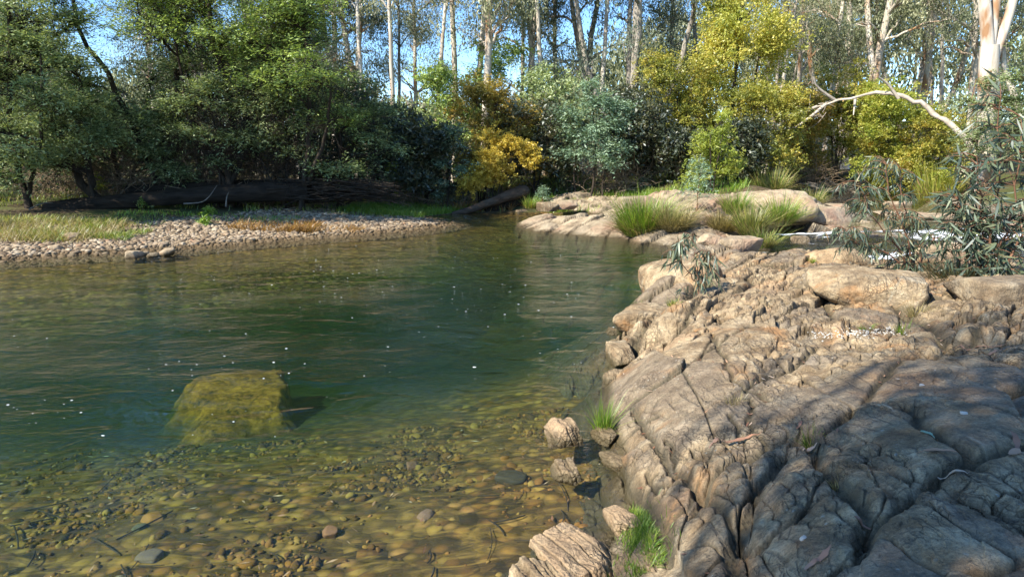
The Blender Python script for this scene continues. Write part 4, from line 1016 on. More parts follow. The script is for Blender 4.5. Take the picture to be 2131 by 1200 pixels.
for k, (px, Y, w_, h_, lab) in enumerate([
    (120, 27.5, 2.0, 3.4, 'bare brown thicket behind the low-branching wattle'),
    (210, 26.5, 1.6, 3.2, 'bare brown thicket under the left sky gap'),
    (450, 27.2, 1.8, 5.0, 'tall bare thicket among the stems of the bright wattle'),
    (300, 26.0, 1.6, 3.0, 'bare brown thicket behind the left third of the huge log'),
    (400, 26.6, 1.8, 3.8, 'bare brown thicket under the leaning black trunk'),
    (500, 26.2, 1.8, 4.2, 'bare brown thicket behind the middle of the huge log'),
    (590, 26.6, 1.8, 4.0, 'bare brown thicket behind the right third of the huge log'),
    (820, 29.0, 1.4, 2.8, 'dim bare thicket between the brushwood and the silvery sapling'),
    (1290, 30.5, 1.5, 2.2, 'dim bare thicket behind the rock shelf'),
    (1690, 37.0, 1.6, 2.4, 'bare tangle beside the driftwood on the upper pool')]):
    r = np.random.default_rng(700 + k); T = Tubes()
    for _ in range(330):
        a = r.uniform(0, 2 * pi); b = np.array([r.normal() * w_ * .45, r.normal() * .5, r.random() ** 1.5 * h_ * .5]); l = r.uniform(.5, 1.7)
        d = unit(np.array([r.normal(), r.normal() * .6, .25 + r.normal() * .7])); c = b + d * l
        T.add(bez(b, (b + c) / 2 + r.normal(size=3) * .16 * l, c, 6), np.linspace(r.uniform(.008, .022), .004, 6), 3)
    root = empty('thicket', gbase(px, Y, 0)); tag(root, lab, 'thicket', 'leafless thickets along the bank')
    mesh('twigs', *T.get(), B_THICK, root)
    C = np.stack([r.normal(size=60) * w_ * .5, r.normal(size=60) * .5, r.random(60) * h_], 1)
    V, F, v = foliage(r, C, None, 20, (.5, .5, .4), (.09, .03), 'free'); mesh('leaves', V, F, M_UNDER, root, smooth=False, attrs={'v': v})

# great gum on the right, shedding bark
big = empty('gum_tree', gbase(2040, 31)); tag(big, 'great white gum with peeling brown bark and three rising limbs', 'gum tree')
tv = Tubes()
def g(dx, z): return (dx, 0, z)
P = smooth_path([g(.35, 0), g(.15, 3), g(-.1, 5.2), g(-.2, 6.3)], 16); tv.add(P, np.linspace(.46, .36, 16), 12)
tv.add(smooth_path([g(-.2, 5.9), g(-.65, 8.0), g(-1.3, 11.0), g(-2.0, 15), g(-2.4, 19)], 14), np.linspace(.28, .12, 14), 10)
tv.add(smooth_path([g(-.15, 6.0), (-.05, .2, 8.5), (.1, .3, 12), (.3, .3, 20)], 14), np.linspace(.21, .10, 14), 10)
tv.add(smooth_path([g(.0, 5.6), g(.5, 7.8), g(.85, 11), g(1.8, 18)], 14), np.linspace(.22, .10, 14), 10)
mesh('trunk', *tv.get(), B_PALE, big)
r_ = np.random.default_rng(77)
lob = rlobes(r_, 18, -.3, 0, 11.5, 22, 3.6, 1.7, .3, .7)
C, li, rad_ = sample_clumps(r_, lob, 620, .5)
V, F, v = foliage(r_, C, rad_, 55, (1.0, 1.0, .8), (.24, .07), 'droop')
mesh('crown', V, F, M_GUM, big, smooth=False, attrs={'v': v})
tb = Tubes()
for k in range(14):
    z = r_.uniform(2.5, 5.5); a = r_.uniform(0, 2 * pi); x = .15 - .06 * z
    tb.add(np.array([(x + .38 * cos(a), .38 * sin(a), z), (x + .43 * cos(a), .43 * sin(a), z - .5), (x + .48 * cos(a), .46 * sin(a), z - 1.0 * r_.random() - .5)]), [.03, .03, .01], 4)
mesh('bark_strips', *tb.get(), bark_mat('peeling_bark', [(.3, (.13, .07, .04)), (.7, (.30, .17, .10))]), big)

# arching fallen trunk
fy_ = 33.0
def at(px, py, Y): return at_y(px, py, Y)
ft = Tubes()
P = smooth_path([at(2050, 345, 30.3), at(1990, 270, 31), at(1940, 230, 31.5), at(1880, 203, 32), at(1830, 194, 32.5), at(1770, 205, 33), at(1700, 222, 33.5)], 26)
P[1:-1] += r_.normal(size=(24, 3)) * .05
ft.add(P, np.concatenate([np.linspace(.13, .10, 14), np.linspace(.095, .035, 12)]) * (1 + .10 * r_.normal(size=26)), 10)
ft.add(smooth_path([at(1870, 205, 32), at(1850, 178, 32), at(1828, 160, 31.8)], 8), np.linspace(.08, .03, 8), 7)
for a, b, c in [((1700, 222), (1640, 240), (1560, 236)), ((1720, 216), (1660, 262), (1630, 268)), ((1740, 210), (1700, 180), (1690, 150)), ((1650, 238), (1600, 222), (1570, 205)), ((1780, 204), (1778, 222), (1776, 240)), ((1640, 240), (1600, 290), (1610, 310))]:
    ft.add(smooth_path([at(*a, 33.4), at(*b, 33.2), at(*c, 33.0)], 8), np.linspace(.085, .02, 8), 5)
for k in range(30):
    a = np.array(at(r_.uniform(1560, 1720), r_.uniform(215, 245), 33.2)); b = a + r_.normal(size=3) * np.array([.6, .3, .5])
    ft.add(bez(a, (a + b) / 2 + r_.normal(size=3) * .1, b, 5), np.linspace(.02, .006, 5), 3)
tag(mesh('fallen_tree', *ft.get(), B_BLEACH), 'dead pale trunk arching down over the willows to the right', 'fallen trunk')

# ------------------------------------------------------------------ D. far woodland, one mass
r_ = np.random.default_rng(99)
C = []; 
for k in range(5200):
    px = r_.uniform(-350, 2500); Y = r_.uniform(58, 90)
    x = (px - 1065.5) / FPX * Y / 1.0193
    top = np.interp(px, [-350, 100, 180, 300, 600, 740, 780, 1000, 1080, 1130, 1300, 1450, 1560, 1640, 1700, 2131, 2500], [15, 13, 4, 7, 11, 6, 3.5, 3.0, 2.5, 4.5, 9, 11, 13, 10, 15, 18, 18]) * Y / 62
    C.append((x, Y, gz_at(x, Y) + top * r_.random() ** .75))
C = np.array(C)
V, F, v = foliage(r_, C, None, 26, (2.4, 2.0, 1.8), (.62, .24), 'droop')
T_ = Tubes()
for k in range(150):
    px = r_.uniform(-300, 2400); Y = r_.uniform(55, 80); x = (px - 1065.5) / FPX * Y / 1.0193; z = gz_at(x, Y)
    h = np.interp(px, [-350, 100, 180, 300, 700, 780, 1100, 1300, 1560, 2131], [13, 12, 5, 7, 10, 6, 6, 11, 10, 16]) * r_.uniform(.7, 1.1)
    T_.add(smooth_path([(x, Y, z - .2), (x + r_.normal() * .5, Y, z + h * .5), (x + r_.normal() * 1.2, Y, z + h)], 7), np.linspace(.2, .07, 7), 5)
tv_, tf_ = T_.get()
o = mesh('distant_woodland', np.concatenate([V, tv_]), [F, tf_ + len(V)], None, smooth=False, attrs={'v': np.concatenate([v, np.zeros(len(tv_))])}, mats=[M_GUM, B_GREY], midx=np.concatenate([np.zeros(len(F)), np.ones(len(tf_))]))
tag(o, 'distant grey-green woodland behind all the nearer trees', 'woodland', kind='stuff')

# ------------------------------------------------------------------ E. tree behind the viewer that shades the near rock
SH = plant('gum_tree', 'gum tree on the bank behind the viewer whose shade falls on the rock', 'gum tree', (-8.5, -6.5, .2),
      tree_parts(400, [[(0, 0, 0), (.2, .9, 2.5), (.5, 1.8, 4.6), (.8, 2.6, 6.4)], [(0, .4, 1.5), (-.8, 1.2, 4), (-1.5, 2, 6)], [(.1, .4, 1.5), (1.4, 1.2, 4), (2.4, 2, 6)]],
      SHADE_LOBES, SHADE_N, 34, (.95, .95, .6), (.18, .045), 'droop', .22, 8, .5, dead=10, limb_r=.22), B_PALE, M_GUM)

# ================================================================== SMALLER THINGS
def hit(px, py, which='near'):
    d = ray(px, py); t = np.concatenate([np.arange(1.2, 12, .02), np.arange(12, 40, .05)])
    x, y, z = d[0] * t, d[1] * t, CAMZ + d[2] * t
    if which == 'near': h = near_h(x, y)[0]
    elif which == 'far': h = np.clip(FAR(x, y), -1.4, 1.3) + strata(x, y, .95, 300, .5, .9, 5, 8)[0]
    else: h = ground_h(x, y)[0]
    k = int(np.argmax(z < h))
    return (float(x[k]), float(y[k]), float(z[k]))

# ---- boulders set on the bedrock, by eye from the bank
def bo(label, px, py, z, size, seed, mat=None, rz=0, name='boulder', cat='boulder', dz=0, **kw):
    x, y = at_z(px, py, z)
    return boulder(label, (x, y, z + dz), size, seed, mat, rz, name=name, cat=cat, **kw)

bo('large smooth brown boulder at the far left tip of the bedrock, by the deep water', 1415, 590, .28, (.78, .84, .66), 3, rz=.3, facets=14, rough=.06, dz=-.08, cut=.8, sharp=7)
bo('angular rock wedged against the foot of the large smooth boulder at the pool edge', 1345, 672, .10, (.34, .50, .26), 4, rz=-.5, rough=.07, name='rock', cat='rock')
bo('broad rounded boulder with a black undercut end on the middle of the outcrop', 1790, 610, .72, (.62, .62, .26), 5, rz=-.35, facets=10, rough=.06, dz=.06)
bo('smooth flat grey boulder under the leafy sapling at the right edge', 2105, 610, .86, (.62, .45, .24), 6, M_ROCK2, rz=.1, facets=6, rough=.03)
bo('pale sunlit boulder behind the large smooth boulder', 1535, 512, .42, (.50, .40, .22), 7, M_PALE, rz=.2)
bo('small tan rock left of the pale sunlit boulder', 1478, 500, .35, (.30, .26, .20), 8, M_PALE, name='rock', cat='rock')
bo('tall dome of pale rock rising behind the grass tussocks', 1610, 432, .75, (1.1, .95, .66), 9, M_PALE, facets=14, rough=.09, lvl=5, sharp=10)
bo('long low pale rock reaching right from the foot of the dome', 1690, 452, .42, (1.2, .9, .38), 10, M_PALE, facets=7, rough=.04)
bo('reddish rock standing in the rapids', 1665, 500, .22, (.22, .16, .14), 12, M_ROCK, name='rock', cat='rock')
bo('pale round boulder on the left of the shelf crest', 1335, 425, .72, (.8, .6, .32), 13, M_PALE, facets=7, rough=.04)
bo('brown boulder facing the rapids in the shade of the sapling', 1740, 545, .60, (.5, .4, .30), 14, M_ROCK, rz=.3)
bo('dark boulder behind the drooping sapling beside the rapids', 1915, 560, .55, (.7, .45, .30), 15, M_ROCK2, rz=-.1)
bo('tan boulder showing between the drooping sapling and the flat grey boulder', 1985, 528, .42, (.7, .4, .25), 16, M_PALE)
bo('dark jumbled boulder at the left end of the pale shelf', 1140, 432, .32, (.45, .35, .25), 17, M_ROCK2)
bo('low rock at the shelf left tip', 1086, 441, .03, (.30, .22, .13), 18, M_ROCK2, rz=.6, name='rock', cat='rock', facets=8, rough=.09)
bo('rounded pale rock on the shelf near its left tip', 1180, 428, .35, (.42, .32, .26), 19, M_PALE, name='rock', cat='rock')
for k, (px, py, z, sx, sy, lab) in enumerate([
    (1880, 446, .36, 1.0, .6, 'flat sandy rock island in the upper pool, nearest the drooping sapling'),
    (1965, 452, .36, 1.3, .7, 'broad flat rock island in the upper pool behind the leafy sapling'),
    (1730, 430, .36, .8, .35, 'thin flat rock in the upper pool beside the dome'),
    (1870, 424, .35, .55, .25, 'smallest flat rock far out in the upper pool'),
    (2090, 470, .38, 1.2, .8, 'pink-brown rock by the upper pool at the right edge')]):
    bo(lab, px, py, z, (sx, sy, .13), 30 + k, M_PALE, name='rock', cat='rock', facets=8)
# rocks along the near waterline and in the shallows
L1 = dict(lam=.03, lvl=5, name='rock', cat='rock', rough=.06, facets=9, sharp=44)
bo('grey cracked rock at the water edge below the orange slab', 1296, 740, .06, (.16, .26, .14), 41, rz=.2, **L1)
bo('small purplish rock at the water edge, second below the orange slab', 1278, 790, .02, (.12, .18, .10), 42, rz=-.2, **L1)
bo('tiny pale rock poking from the pool left of the wedged rock', 1272, 690, .01, (.07, .10, .05), 43, **L1)
bo('splintered pale grey rock standing alone in the shallows, larger of two', 1167, 897, .04, (.155, .20, .115), 44, rz=.25, **{**L1, 'lam': .09, 'lam_dir': (1, .1, .35), 'lam_f': 3.2, 'rough': .09})
bo('small broken cluster of pale rock in the shallows nearer the viewer', 1178, 985, .02, (.105, .13, .075), 45, rz=.2, **{**L1, 'lam': .13, 'lam_dir': (1, .0, .2), 'lam_f': 4, 'rough': .10})
bo('flat grey slab fragment beside the green grass tuft at the waterline', 1255, 905, .02, (.08, .17, .06), 46, rz=.3, **L1)
bo('second grey slab fragment along the crack below the grass tuft', 1277, 960, .02, (.075, .16, .055), 47, rz=.3, **L1)
bo('layered brown rock ledge at the bottom edge standing in the shallows', 1195, 1150, .05, (.23, .32, .09), 48, rz=.45, **{**L1, 'lam': .06, 'lam_dir': (1, .1, .15), 'lam_f': 5, 'lvl': 6, 'rough': .07})
bo('squared grey block between the layered ledge and the green moss strip', 1292, 1085, .09, (.09, .17, .08), 49, rz=.15, **L1)
bo('striped yellowish rock in the bottom edge corner of the layered ledge', 1140, 1215, .04, (.22, .18, .10), 50, rz=.3, **{**L1, 'lam': .12, 'lam_f': 8})
bo('dark block at the foot of the slab beside the moss strip', 1345, 1180, .10, (.10, .18, .10), 51, M_ROCK2, rz=.1, **L1)

# submerged block, covered in golden algae
ma = NT('golden_algae'); c = ma.coord(); n1 = ma.noise(c, 16, 6, .75, .3)
sub_mat = ma.done(ma.bsdf(ma.mix(ma.attr('depth_tone'), ma.ramp(ma.math('ADD', ma.math('MULTIPLY', n1, .6), ma.math('MULTIPLY', ma.noise(c, 3.5, 4, .7), .4)), [(.38, (.05, .028, .008)), (.48, (.22, .095, .016)), (.6, (.46, .21, .035))]), (.045, .04, .02)), .9, ma.bump(n1, 1., .03)))
cs = [at_z(*p, -.55) for p in [(398, 792), (440, 776), (520, 768), (578, 765), (600, 783), (590, 815), (590, 850), (530, 858), (480, 872), (430, 872), (390, 866), (398, 830)]]
cx, cy = np.mean([c[0] for c in cs]), np.mean([c[1] for c in cs])
nu = 90; U, W_ = np.meshgrid(np.linspace(-1.15, 1.15, nu), np.linspace(-1.2, 1.2, nu))
wx_ = U + .13 * fbm2(U * 4, W_ * 4, 4, 8, .6); wy_ = W_ + .13 * fbm2(U * 4 + 5, W_ * 4, 4, 8, .6)
sdp = poly_sd(wx_.ravel(), wy_.ravel(), [(c[0] - cx, c[1] - cy) for c in cs]).reshape(nu, nu)
soft = .07 + .55 * sstep(.3, -.8, W_) + .38 * sstep(-.1, -.7, U)
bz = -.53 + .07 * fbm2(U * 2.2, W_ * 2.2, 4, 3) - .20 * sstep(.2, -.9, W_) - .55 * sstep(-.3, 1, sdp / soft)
o = mesh('submerged_boulder', np.stack([U.ravel(), W_.ravel(), bz.ravel()], 1), grid_faces(nu, nu), sub_mat, attrs={'depth_tone': sstep(-.68, -.95, bz + .1 * fbm2(U * 7, W_ * 7, 3, 4)).ravel()})  # sides turn duller and darker below the golden top
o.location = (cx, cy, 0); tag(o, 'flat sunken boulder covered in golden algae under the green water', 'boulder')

# stones and cobbles lying on the bed that stand out
for k, (px, py, s, colr, lab) in enumerate([
    (320, 1082, .075, (.55, .26, .06), 'orange stone under the shallow water, brightest at bottom left'),
    (292, 1102, .05, (.24, .22, .13), 'pale green-grey stone under water beside the bright orange stone'),
    (688, 1112, .055, (.50, .24, .13), 'red-orange stone under the shallow water at bottom centre'),
    (308, 1165, .075, (.30, .22, .17), 'pinkish flat stone under water near the bottom edge'),
    (888, 1078, .05, (.42, .25, .17), 'small reddish stone under the shallows left of the rock ledge'),
    (858, 972, .05, (.40, .20, .12), 'small brown-red stone under the middle of the shallows'),
    (1065, 1000, .10, (.10, .085, .05), 'dark round stone under the shallows left of the broken cluster')]):
    x, y, z = hit(px, py, 'ground')
    m_ = NT('stone'); nn = m_.noise(m_.coord(), 12, 4)
    colr = tuple(.6 * q for q in colr); mm = m_.done(m_.bsdf(m_.mix(.35, colr, m_.ramp(nn, [(.3, .05), (.7, .6)]), 'MULTIPLY'), .8, m_.bump(nn, .5, .01)))
    boulder(lab, (x, y, z + .02), (s * 1.25, s, s * .6), 60 + k, mm, rz=k, name='stone', cat='stone', lvl=3, rough=.03)

# ---- cobbles of the gravel bar
rc = np.random.default_rng(12)
def cobbles(P, size, seed, name, label, cat, kind, mat, lvl=1):
    r = np.random.default_rng(seed); V0, F0 = ico(lvl); n = len(P); m = len(V0)
    sc = size[:, None] * r.uniform([.75, .6, .38], [1.2, .95, .68], (n, 3))
    ang = r.random(n) * 2 * pi; ca, sa = np.cos(ang), np.sin(ang)
    defo = 1 + .10 * r.normal(size=(n, m))
    L = V0[None] * sc[:, None, :] * defo[:, :, None]
    X = L[:, :, 0] * ca[:, None] - L[:, :, 1] * sa[:, None]; Y = L[:, :, 0] * sa[:, None] + L[:, :, 1] * ca[:, None]
    tl = r.normal(size=(n, 2)) * .22
    Z = L[:, :, 2] + X * tl[:, :1] + Y * tl[:, 1:]
    V = np.stack([X + P[:, None, 0], Y + P[:, None, 1], Z + P[:, None, 2]], -1).reshape(-1, 3)
    F = (F0[None] + (np.arange(n) * m)[:, None, None]).reshape(-1, 3)
    v = np.repeat(r.random(n), m)
    return tag(mesh(name, V, F, mat, attrs={'v': v}), label, cat, kind=kind)
mc = NT('cobble'); c = mc.coord(); nz_ = mc.noise(c, 20, 4, .7)
cc = mc.ramp(mc.attr('v'), [(0., (.09, .06, .038)), (.25, (.20, .145, .09)), (.5, (.32, .24, .15)), (.75, (.26, .20, .145)), (.92, (.46, .38, .27)), (1., (.28, .16, .09))])
geo = mc.n('NewGeometry'); sx = mc.n('SeparateXYZ'); mc.link(geo.outputs['Position'], sx.inputs[0])
cc = mc.mix(.5, cc, mc.ramp(nz_, [(.3, (.5, .5, .5)), (.7, (1.2, 1.2, 1.2))]), 'MULTIPLY')
cc = mc.mix(mc.math('MULTIPLY', mc.ramp(sx.outputs[2], [(.02, 1.), (.09, 0.)]), .8), cc, (.10, .065, .028))
M_COB = mc.done(mc.bsdf(cc, .8, mc.bump(nz_, .5, .02), .25))
n = 120000
X = rc.uniform(-17, -.8, n); Y = rc.uniform(14.5, 26, n)
Z, S, S2 = ground_h(X, Y)
dens = sstep(5.6, 1.2, S + fbm2(X * .6, Y * .6, 3, 5) * 1.3) * (S > -1.1)
keep = rc.random(n) < dens
P = np.stack([X, Y, Z], 1)[keep]; sz = rc.lognormal(math.log(.034), .5, len(P)).clip(.012, .10)
P[:, 2] += sz * .15
cobbles(P, sz, 3, 'gravel', 'pale rounded river cobbles of the gravel bar along the far bank', 'gravel', 'stuff', M_COB)
# cobbles on the river bed near the viewer
n = 20000
X = rc.uniform(-7.5, 2.2, n); Y = rc.uniform(2.2, 7.2, n); Z, S, S2 = ground_h(X, Y)
kp = (Z > -.95) & (rc.random(n) < .15 + .85 * sstep(-.25, .25, fbm2(X * 1.2, Y * 1.2, 3, 66))); P = np.stack([X, Y, Z], 1)[kp]; sz = rc.lognormal(math.log(.015), .55, len(P)).clip(.006, .07)
mb = NT('bed_cobble'); c = mb.coord(); nz_ = mb.noise(c, 14, 4, .7)
cc = mb.ramp(mb.attr('v'), [(0., (.045, .032, .014)), (.35, (.13, .062, .018)), (.7, (.24, .112, .027)), (.95, (.28, .18, .05)), (1., (.30, .13, .045))])
cc = mb.mix(.6, cc, mb.ramp(nz_, [(.3, (.6, .6, .6)), (.7, (1.2, 1.2, 1.1))]), 'MULTIPLY')
cobbles(P, sz, 4, 'river_bed_cobbles', 'algae-stained cobbles on the bed of the near shallows', 'gravel', 'stuff', mb.done(mb.bsdf(cc, .9, mb.bump(nz_, .5, .02), .2)))
# the larger single stones one can pick out on the bar
for k, (px, py, s, lab) in enumerate([
    (148, 502, .20, 'largest pale stone on the gravel bar beside the yellow grass'),
    (278, 533, .20, 'flat grey stone in the water, leftmost of the little row'),
    (298, 530, .13, 'pointed white stone in the water, in the middle of the little row'),
    (320, 532, .13, 'small tan stone in the water, right of the pointed white one'),
    (348, 528, .19, 'rounded tan stone in the water at the right end of the little row'),
    (338, 505, .12, 'round buff stone at the water edge above the little row'),
    (118, 523, .13, 'dark brown stone at the water edge near the left side')]):
    x, y = at_z(px, py, .02 if py > 510 else .12)
    boulder(lab, (x, y, max(gz_at(x, y), -.03) + s * .42), (s * 1.15, s * .9, s * .62), 80 + k, M_PALE, rz=k * 1.3, name='stone', cat='stone', lvl=3)

n = 420; X = rc.uniform(-6.5, 2.0, n); Y = rc.uniform(2.6, 7.0, n); Z, S, S2 = ground_h(X, Y); k_ = Z > -.9
P = np.stack([X, Y, Z + .03], 1)[k_]; m_n = len(P)
V, F = leaf_quads(P, rc.normal(size=(m_n, 3)) * [1, 1, .1], np.array([0, 0, 1]) + rc.normal(size=(m_n, 3)) * .2, rc.uniform(.03, .10, m_n), rc.uniform(.006, .022, m_n))
tag(mesh('sunken_leaves', V, F, M_LITTER, smooth=False, attrs={'v': np.repeat(rc.random(m_n), 4)}), 'sunken leaves lying on the bed of the shallows', 'leaf litter', kind='stuff')
T = Tubes()
for k in range(70):
    x, y = rc.uniform(-5.5, 1.6), rc.uniform(2.8, 6.2); z = gz_at(x, y) + .025; a = rc.uniform(0, pi); l = rc.uniform(.05, .28)
    T.add(bez((x - cos(a) * l, y - sin(a) * l, z), (x + .04, y - .03, z + .02), (x + cos(a) * l, y + sin(a) * l, z), 5), rc.uniform(.003, .007), 4)
tag(mesh('sunken_twigs', *T.get(), B_DARK), 'waterlogged twigs scattered on the bed of the shallows', 'twigs', kind='stuff')

# ---- fallen logs and brushwood
def log(label, pts, r0, r1, seed, mat, name='fallen_log', cat='log', rough=.12, n=70, sides=26):
    P = smooth_path(pts, n); rad = np.linspace(r0, r1, n)
    T = Tubes(); T.add(P, rad, sides); V, F = T.get()
    th = np.tile(np.arange(sides), n); ax_ = np.repeat(P, sides, 0); d = V - ax_
    q = np.stack([th * .0 + np.cos(th * 2 * pi / sides) * 2, np.sin(th * 2 * pi / sides) * 2, np.repeat(np.arange(n) * .10, sides)], 1)
    f = 1 + rough * 2.2 * fbm3(q, 4, seed) + rough * np.abs(np.sin(th * 3.3 + 1.5 * noise2(q[:, 2], q[:, 2] * 0, seed)))
    V = ax_ + d * f[:, None]
    caps = [np.arange(sides)[::-1], np.arange(sides) + (n - 1) * sides]
    V = np.concatenate([V, [P[0] + (P[1] - P[0]) * .8], [P[-1] - (P[-1] - P[-2]) * .8]])
    c0 = np.array([[sides * 0 + k, (k + 1) % sides, len(V) - 2] for k in range(sides)])
    c1 = np.array([[(n - 1) * sides + (k + 1) % sides, (n - 1) * sides + k, len(V) - 1] for k in range(sides)])
    return tag(mesh(name, V, [F, c0, c1], mat), label, cat)
log('huge dark rotting log lying along the back of the gravel bar', [at(95, 434, 23.6), at(230, 422, 23.8), at(400, 408, 24.1), at(560, 400, 24.4), at(640, 398, 24.7)], .20, .33, 1, B_CHAR)
log('second dark log resting behind the huge rotting log', [at(265, 398, 25.2), at(420, 390, 25.4), at(560, 386, 25.6), at(700, 394, 25.8)], .17, .22, 2, B_CHAR)
log('weathered log leaning down from the golden bush into the water', [at(940, 446, 27.6), at(975, 437, 27.8), at(1015, 422, 28.1), at(1055, 408, 28.4), at(1095, 396, 28.9)], .09, .24, 3, B_BROWN)
log('dark undercut stump beneath the golden bush', [at(1005, 440, 28.6), at(1045, 426, 28.9), at(1080, 416, 29.2)], .42, .34, 4, B_CHAR, name='stump', cat='stump')
def sticks(label, px0, px1, py0, py1, Y, n, seed, name, mat, L=(.8, 2.4), flat=.12, cat='brushwood', rad=.022):
    r = np.random.default_rng(seed); T = Tubes()
    for _ in range(n):
        a = np.array(at(r.uniform(px0, px1), r.uniform(py0, py1), Y + r.uniform(-.8, .8)))
        d = unit(np.array([1, r.normal() * .4, r.normal() * flat])); l = r.uniform(*L)
        T.add(bez(a - d * l / 2, a + r.normal(size=3) * .12, a + d * l / 2, 7), np.linspace(rad * r.uniform(.6, 1.6), rad * .3, 7), 5)
    return tag(mesh(name, *T.get(), mat), label, cat)
sticks('heap of dark flood-laid sticks right of the huge log', 590, 800, 378, 416, 25.0, 260, 1, 'brushwood_heap', B_DARK)
sticks('tangle of upturned roots above the heap of sticks', 640, 700, 345, 398, 25.4, 90, 2, 'root_tangle', B_CHAR, (.5, 1.2), 1.2, 'roots', .03)
sticks('driftwood heap at the far edge of the upper pool', 1700, 1760, 386, 398, 36.0, 60, 3, 'driftwood', B_DEAD, (.6, 2.2), .3, 'driftwood', .04)
for k, (a, b, c_, lab) in enumerate([
    ((382, 424), (425, 418), (452, 385), 'thin curved pale stick leaning on the huge log'),
    ((60, 436), (85, 424), (110, 422), 'short bare stick on the grass left of the huge log'),
    ((470, 430), (472, 410), (476, 400), 'short upright twig in front of the huge log')]):
    T = Tubes(); T.add(smooth_path([at(*a, 22.6), at(*b, 22.8), at(*c_, 23.1)], 12), np.linspace(.03, .008, 12), 6)
    tag(mesh('stick', *T.get(), B_DEAD), lab, 'stick')

# ---- grass
def blades(P, h, w, seed, lean=.35, curve=.5, dirs=None):
    r = np.random.default_rng(seed); n = len(P)
    a = r.random(n) * 2 * pi if dirs is None else dirs + r.normal(size=n) * .5
    D = np.stack([np.cos(a), np.sin(a), np.zeros(n)], 1); S = np.stack([-np.sin(a + .6), np.cos(a + .6), np.zeros(n)], 1)
    h = h * r.uniform(.5, 1.15, n); ln = lean * r.uniform(.2, 1.3, n)
    V = []
    for t, wd in ((0, 1.), (.4, .85), (.75, .55), (1., .08)):
        c = P + D * (h * (ln * t + curve * ln * t * t))[:, None] + np.array([0, 0, 1.]) * (h * (t - .35 * ln * t * t))[:, None]
        V += [c - S * (w * wd * .5), c + S * (w * wd * .5)]
    V = np.stack(V, 1).reshape(-1, 3)
    b = (np.arange(n) * 8)[:, None]
    F = np.concatenate([b + np.array([[0, 1, 3, 2]]), b + np.array([[2, 3, 5, 4]]), b + np.array([[4, 5, 7, 6]])])
    return V, F, np.repeat(r.random(n), 8)

def tussock(label, loc, R_, h, n, seed, mat, w=.014, lean=.6, name='grass_tussock', group='grass tussocks', cat='grass tussock', mat2=None, share=.4):
    r = np.random.default_rng(seed)
    a = r.random(n) * 2 * pi; q = R_ * .55 * np.sqrt(r.random(n))
    P = np.stack([q * np.cos(a), q * np.sin(a), np.zeros(n) - .03], 1)
    hh_ = h * (.55 + .6 * r.random(n)) * (1 + .25 * np.sin(3 * a + seed)); R_ = R_
    V, F, v = blades(P, hh_, w, seed, (lean + .35 * (r.random(n) < .15)) * .75 * (.25 + 1.1 * (q / (R_ * .55))), .45, dirs=a)
    if name == 'grass_tussock':
        nd = n // 2; a3 = r.random(nd) * 2 * pi; q3 = R_ * .6 * np.sqrt(r.random(nd))
        V3, F3, v3 = blades(np.stack([q3 * np.cos(a3), q3 * np.sin(a3), np.zeros(nd) - .02], 1), np.full(nd, h * .62) * r.uniform(.5, 1.2, nd), w, seed + 5, 1.1, .7)
        F = np.concatenate([F, F3 + len(V)]); V = np.concatenate([V, V3]); v = np.concatenate([v, v3]); n0 = n; n = n + nd
        if mat2 is None: mat2 = M_STRAW
        m2 = np.tile(r.random(n0) < share * .6, 3).astype(int); mi = np.concatenate([m2, np.ones(3 * nd, int)])
        o = mesh(name, V, F, None, smooth=False, attrs={'v': v}, mats=[mat, M_STRAW], midx=mi); o.location = loc
        return tag(o, label, cat, group)
    m2 = (r.random(n) < share) if mat2 else np.zeros(n, bool)
    o = mesh(name, V, F, None, smooth=False, attrs={'v': v}, mats=[mat] + ([mat2] if mat2 else []), midx=np.tile(m2.astype(int), 3))
    o.location = loc
    return tag(o, label, cat, group)
def tl(px, py, w='far', dz=0): x, y, z = hit(px, py, w); return (x, y, z + dz)
tussock('big bright green tussock hanging over the pool edge, leftmost on the shelf', (*at_z(1335, 488, .12), .12), .85, 1.15, 2400, 1, M_GRASS_G, .016, .6, mat2=M_STRAW, share=.3)
tussock('dry golden tussock grown into the right of the big green one', (*at_z(1395, 480, .25), .28), .8, .8, 1500, 2, M_STRAW, .014, .7, mat2=M_GRASS_G, share=.3)
tussock('pale straw-coloured tussock in the middle of the shelf', (*at_z(1505, 480, .25), .28), .6, .55, 1300, 3, M_STRAW, .014, .7, mat2=M_GRASS, share=.4)
tussock('dark green rush clump beside the rapids', (*at_z(1560, 490, .18), .2), .45, .95, 1100, 4, M_GRASS, .014, .55, mat2=M_WATTLE, share=.4)
tussock('green tussock in front of the pale dome', (*at_z(1622, 466, .42), .42), .5, .85, 1200, 5, M_GRASS_G, .015, .7, mat2=M_STRAW, share=.35)
tussock('tall green tussock behind the straw-coloured one', (*at_z(1530, 440, .75), .7), .45, .7, 800, 6, M_GRASS_G, .014, .6, mat2=M_GRASS)
tussock('small rush clump right of the dome by the upper pool', (*at_z(1690, 425, .55), .5), .5, .7, 700, 7, M_GRASS, .014, .6)
tussock('small green tussock at the left tip of the shelf', (*at_z(1105, 432, .3), .3), .4, .5, 500, 8, M_GRASS_G, .014, .6)
tussock('rush clump trailing into the rapids behind the pale sunlit boulder', (*at_z(1590, 508, .2), .15), .4, .55, 500, 9, M_GRASS, .012, .8)
tussock('tawny grass clump at the foot of the yellow poplar', gbase(1440, 25.5), .9, .7, 900, 10, M_STRAW, .014, .6)
tussock('reed clump at the far right edge of the upper pool', gbase(1960, 33), 1.5, 1.6, 1200, 11, M_LIME, .03, .35)
tussock('green reeds left of the upper pool under the dark willow', gbase(1610, 29), 1.0, 1.1, 900, 12, M_GRASS, .02, .5)
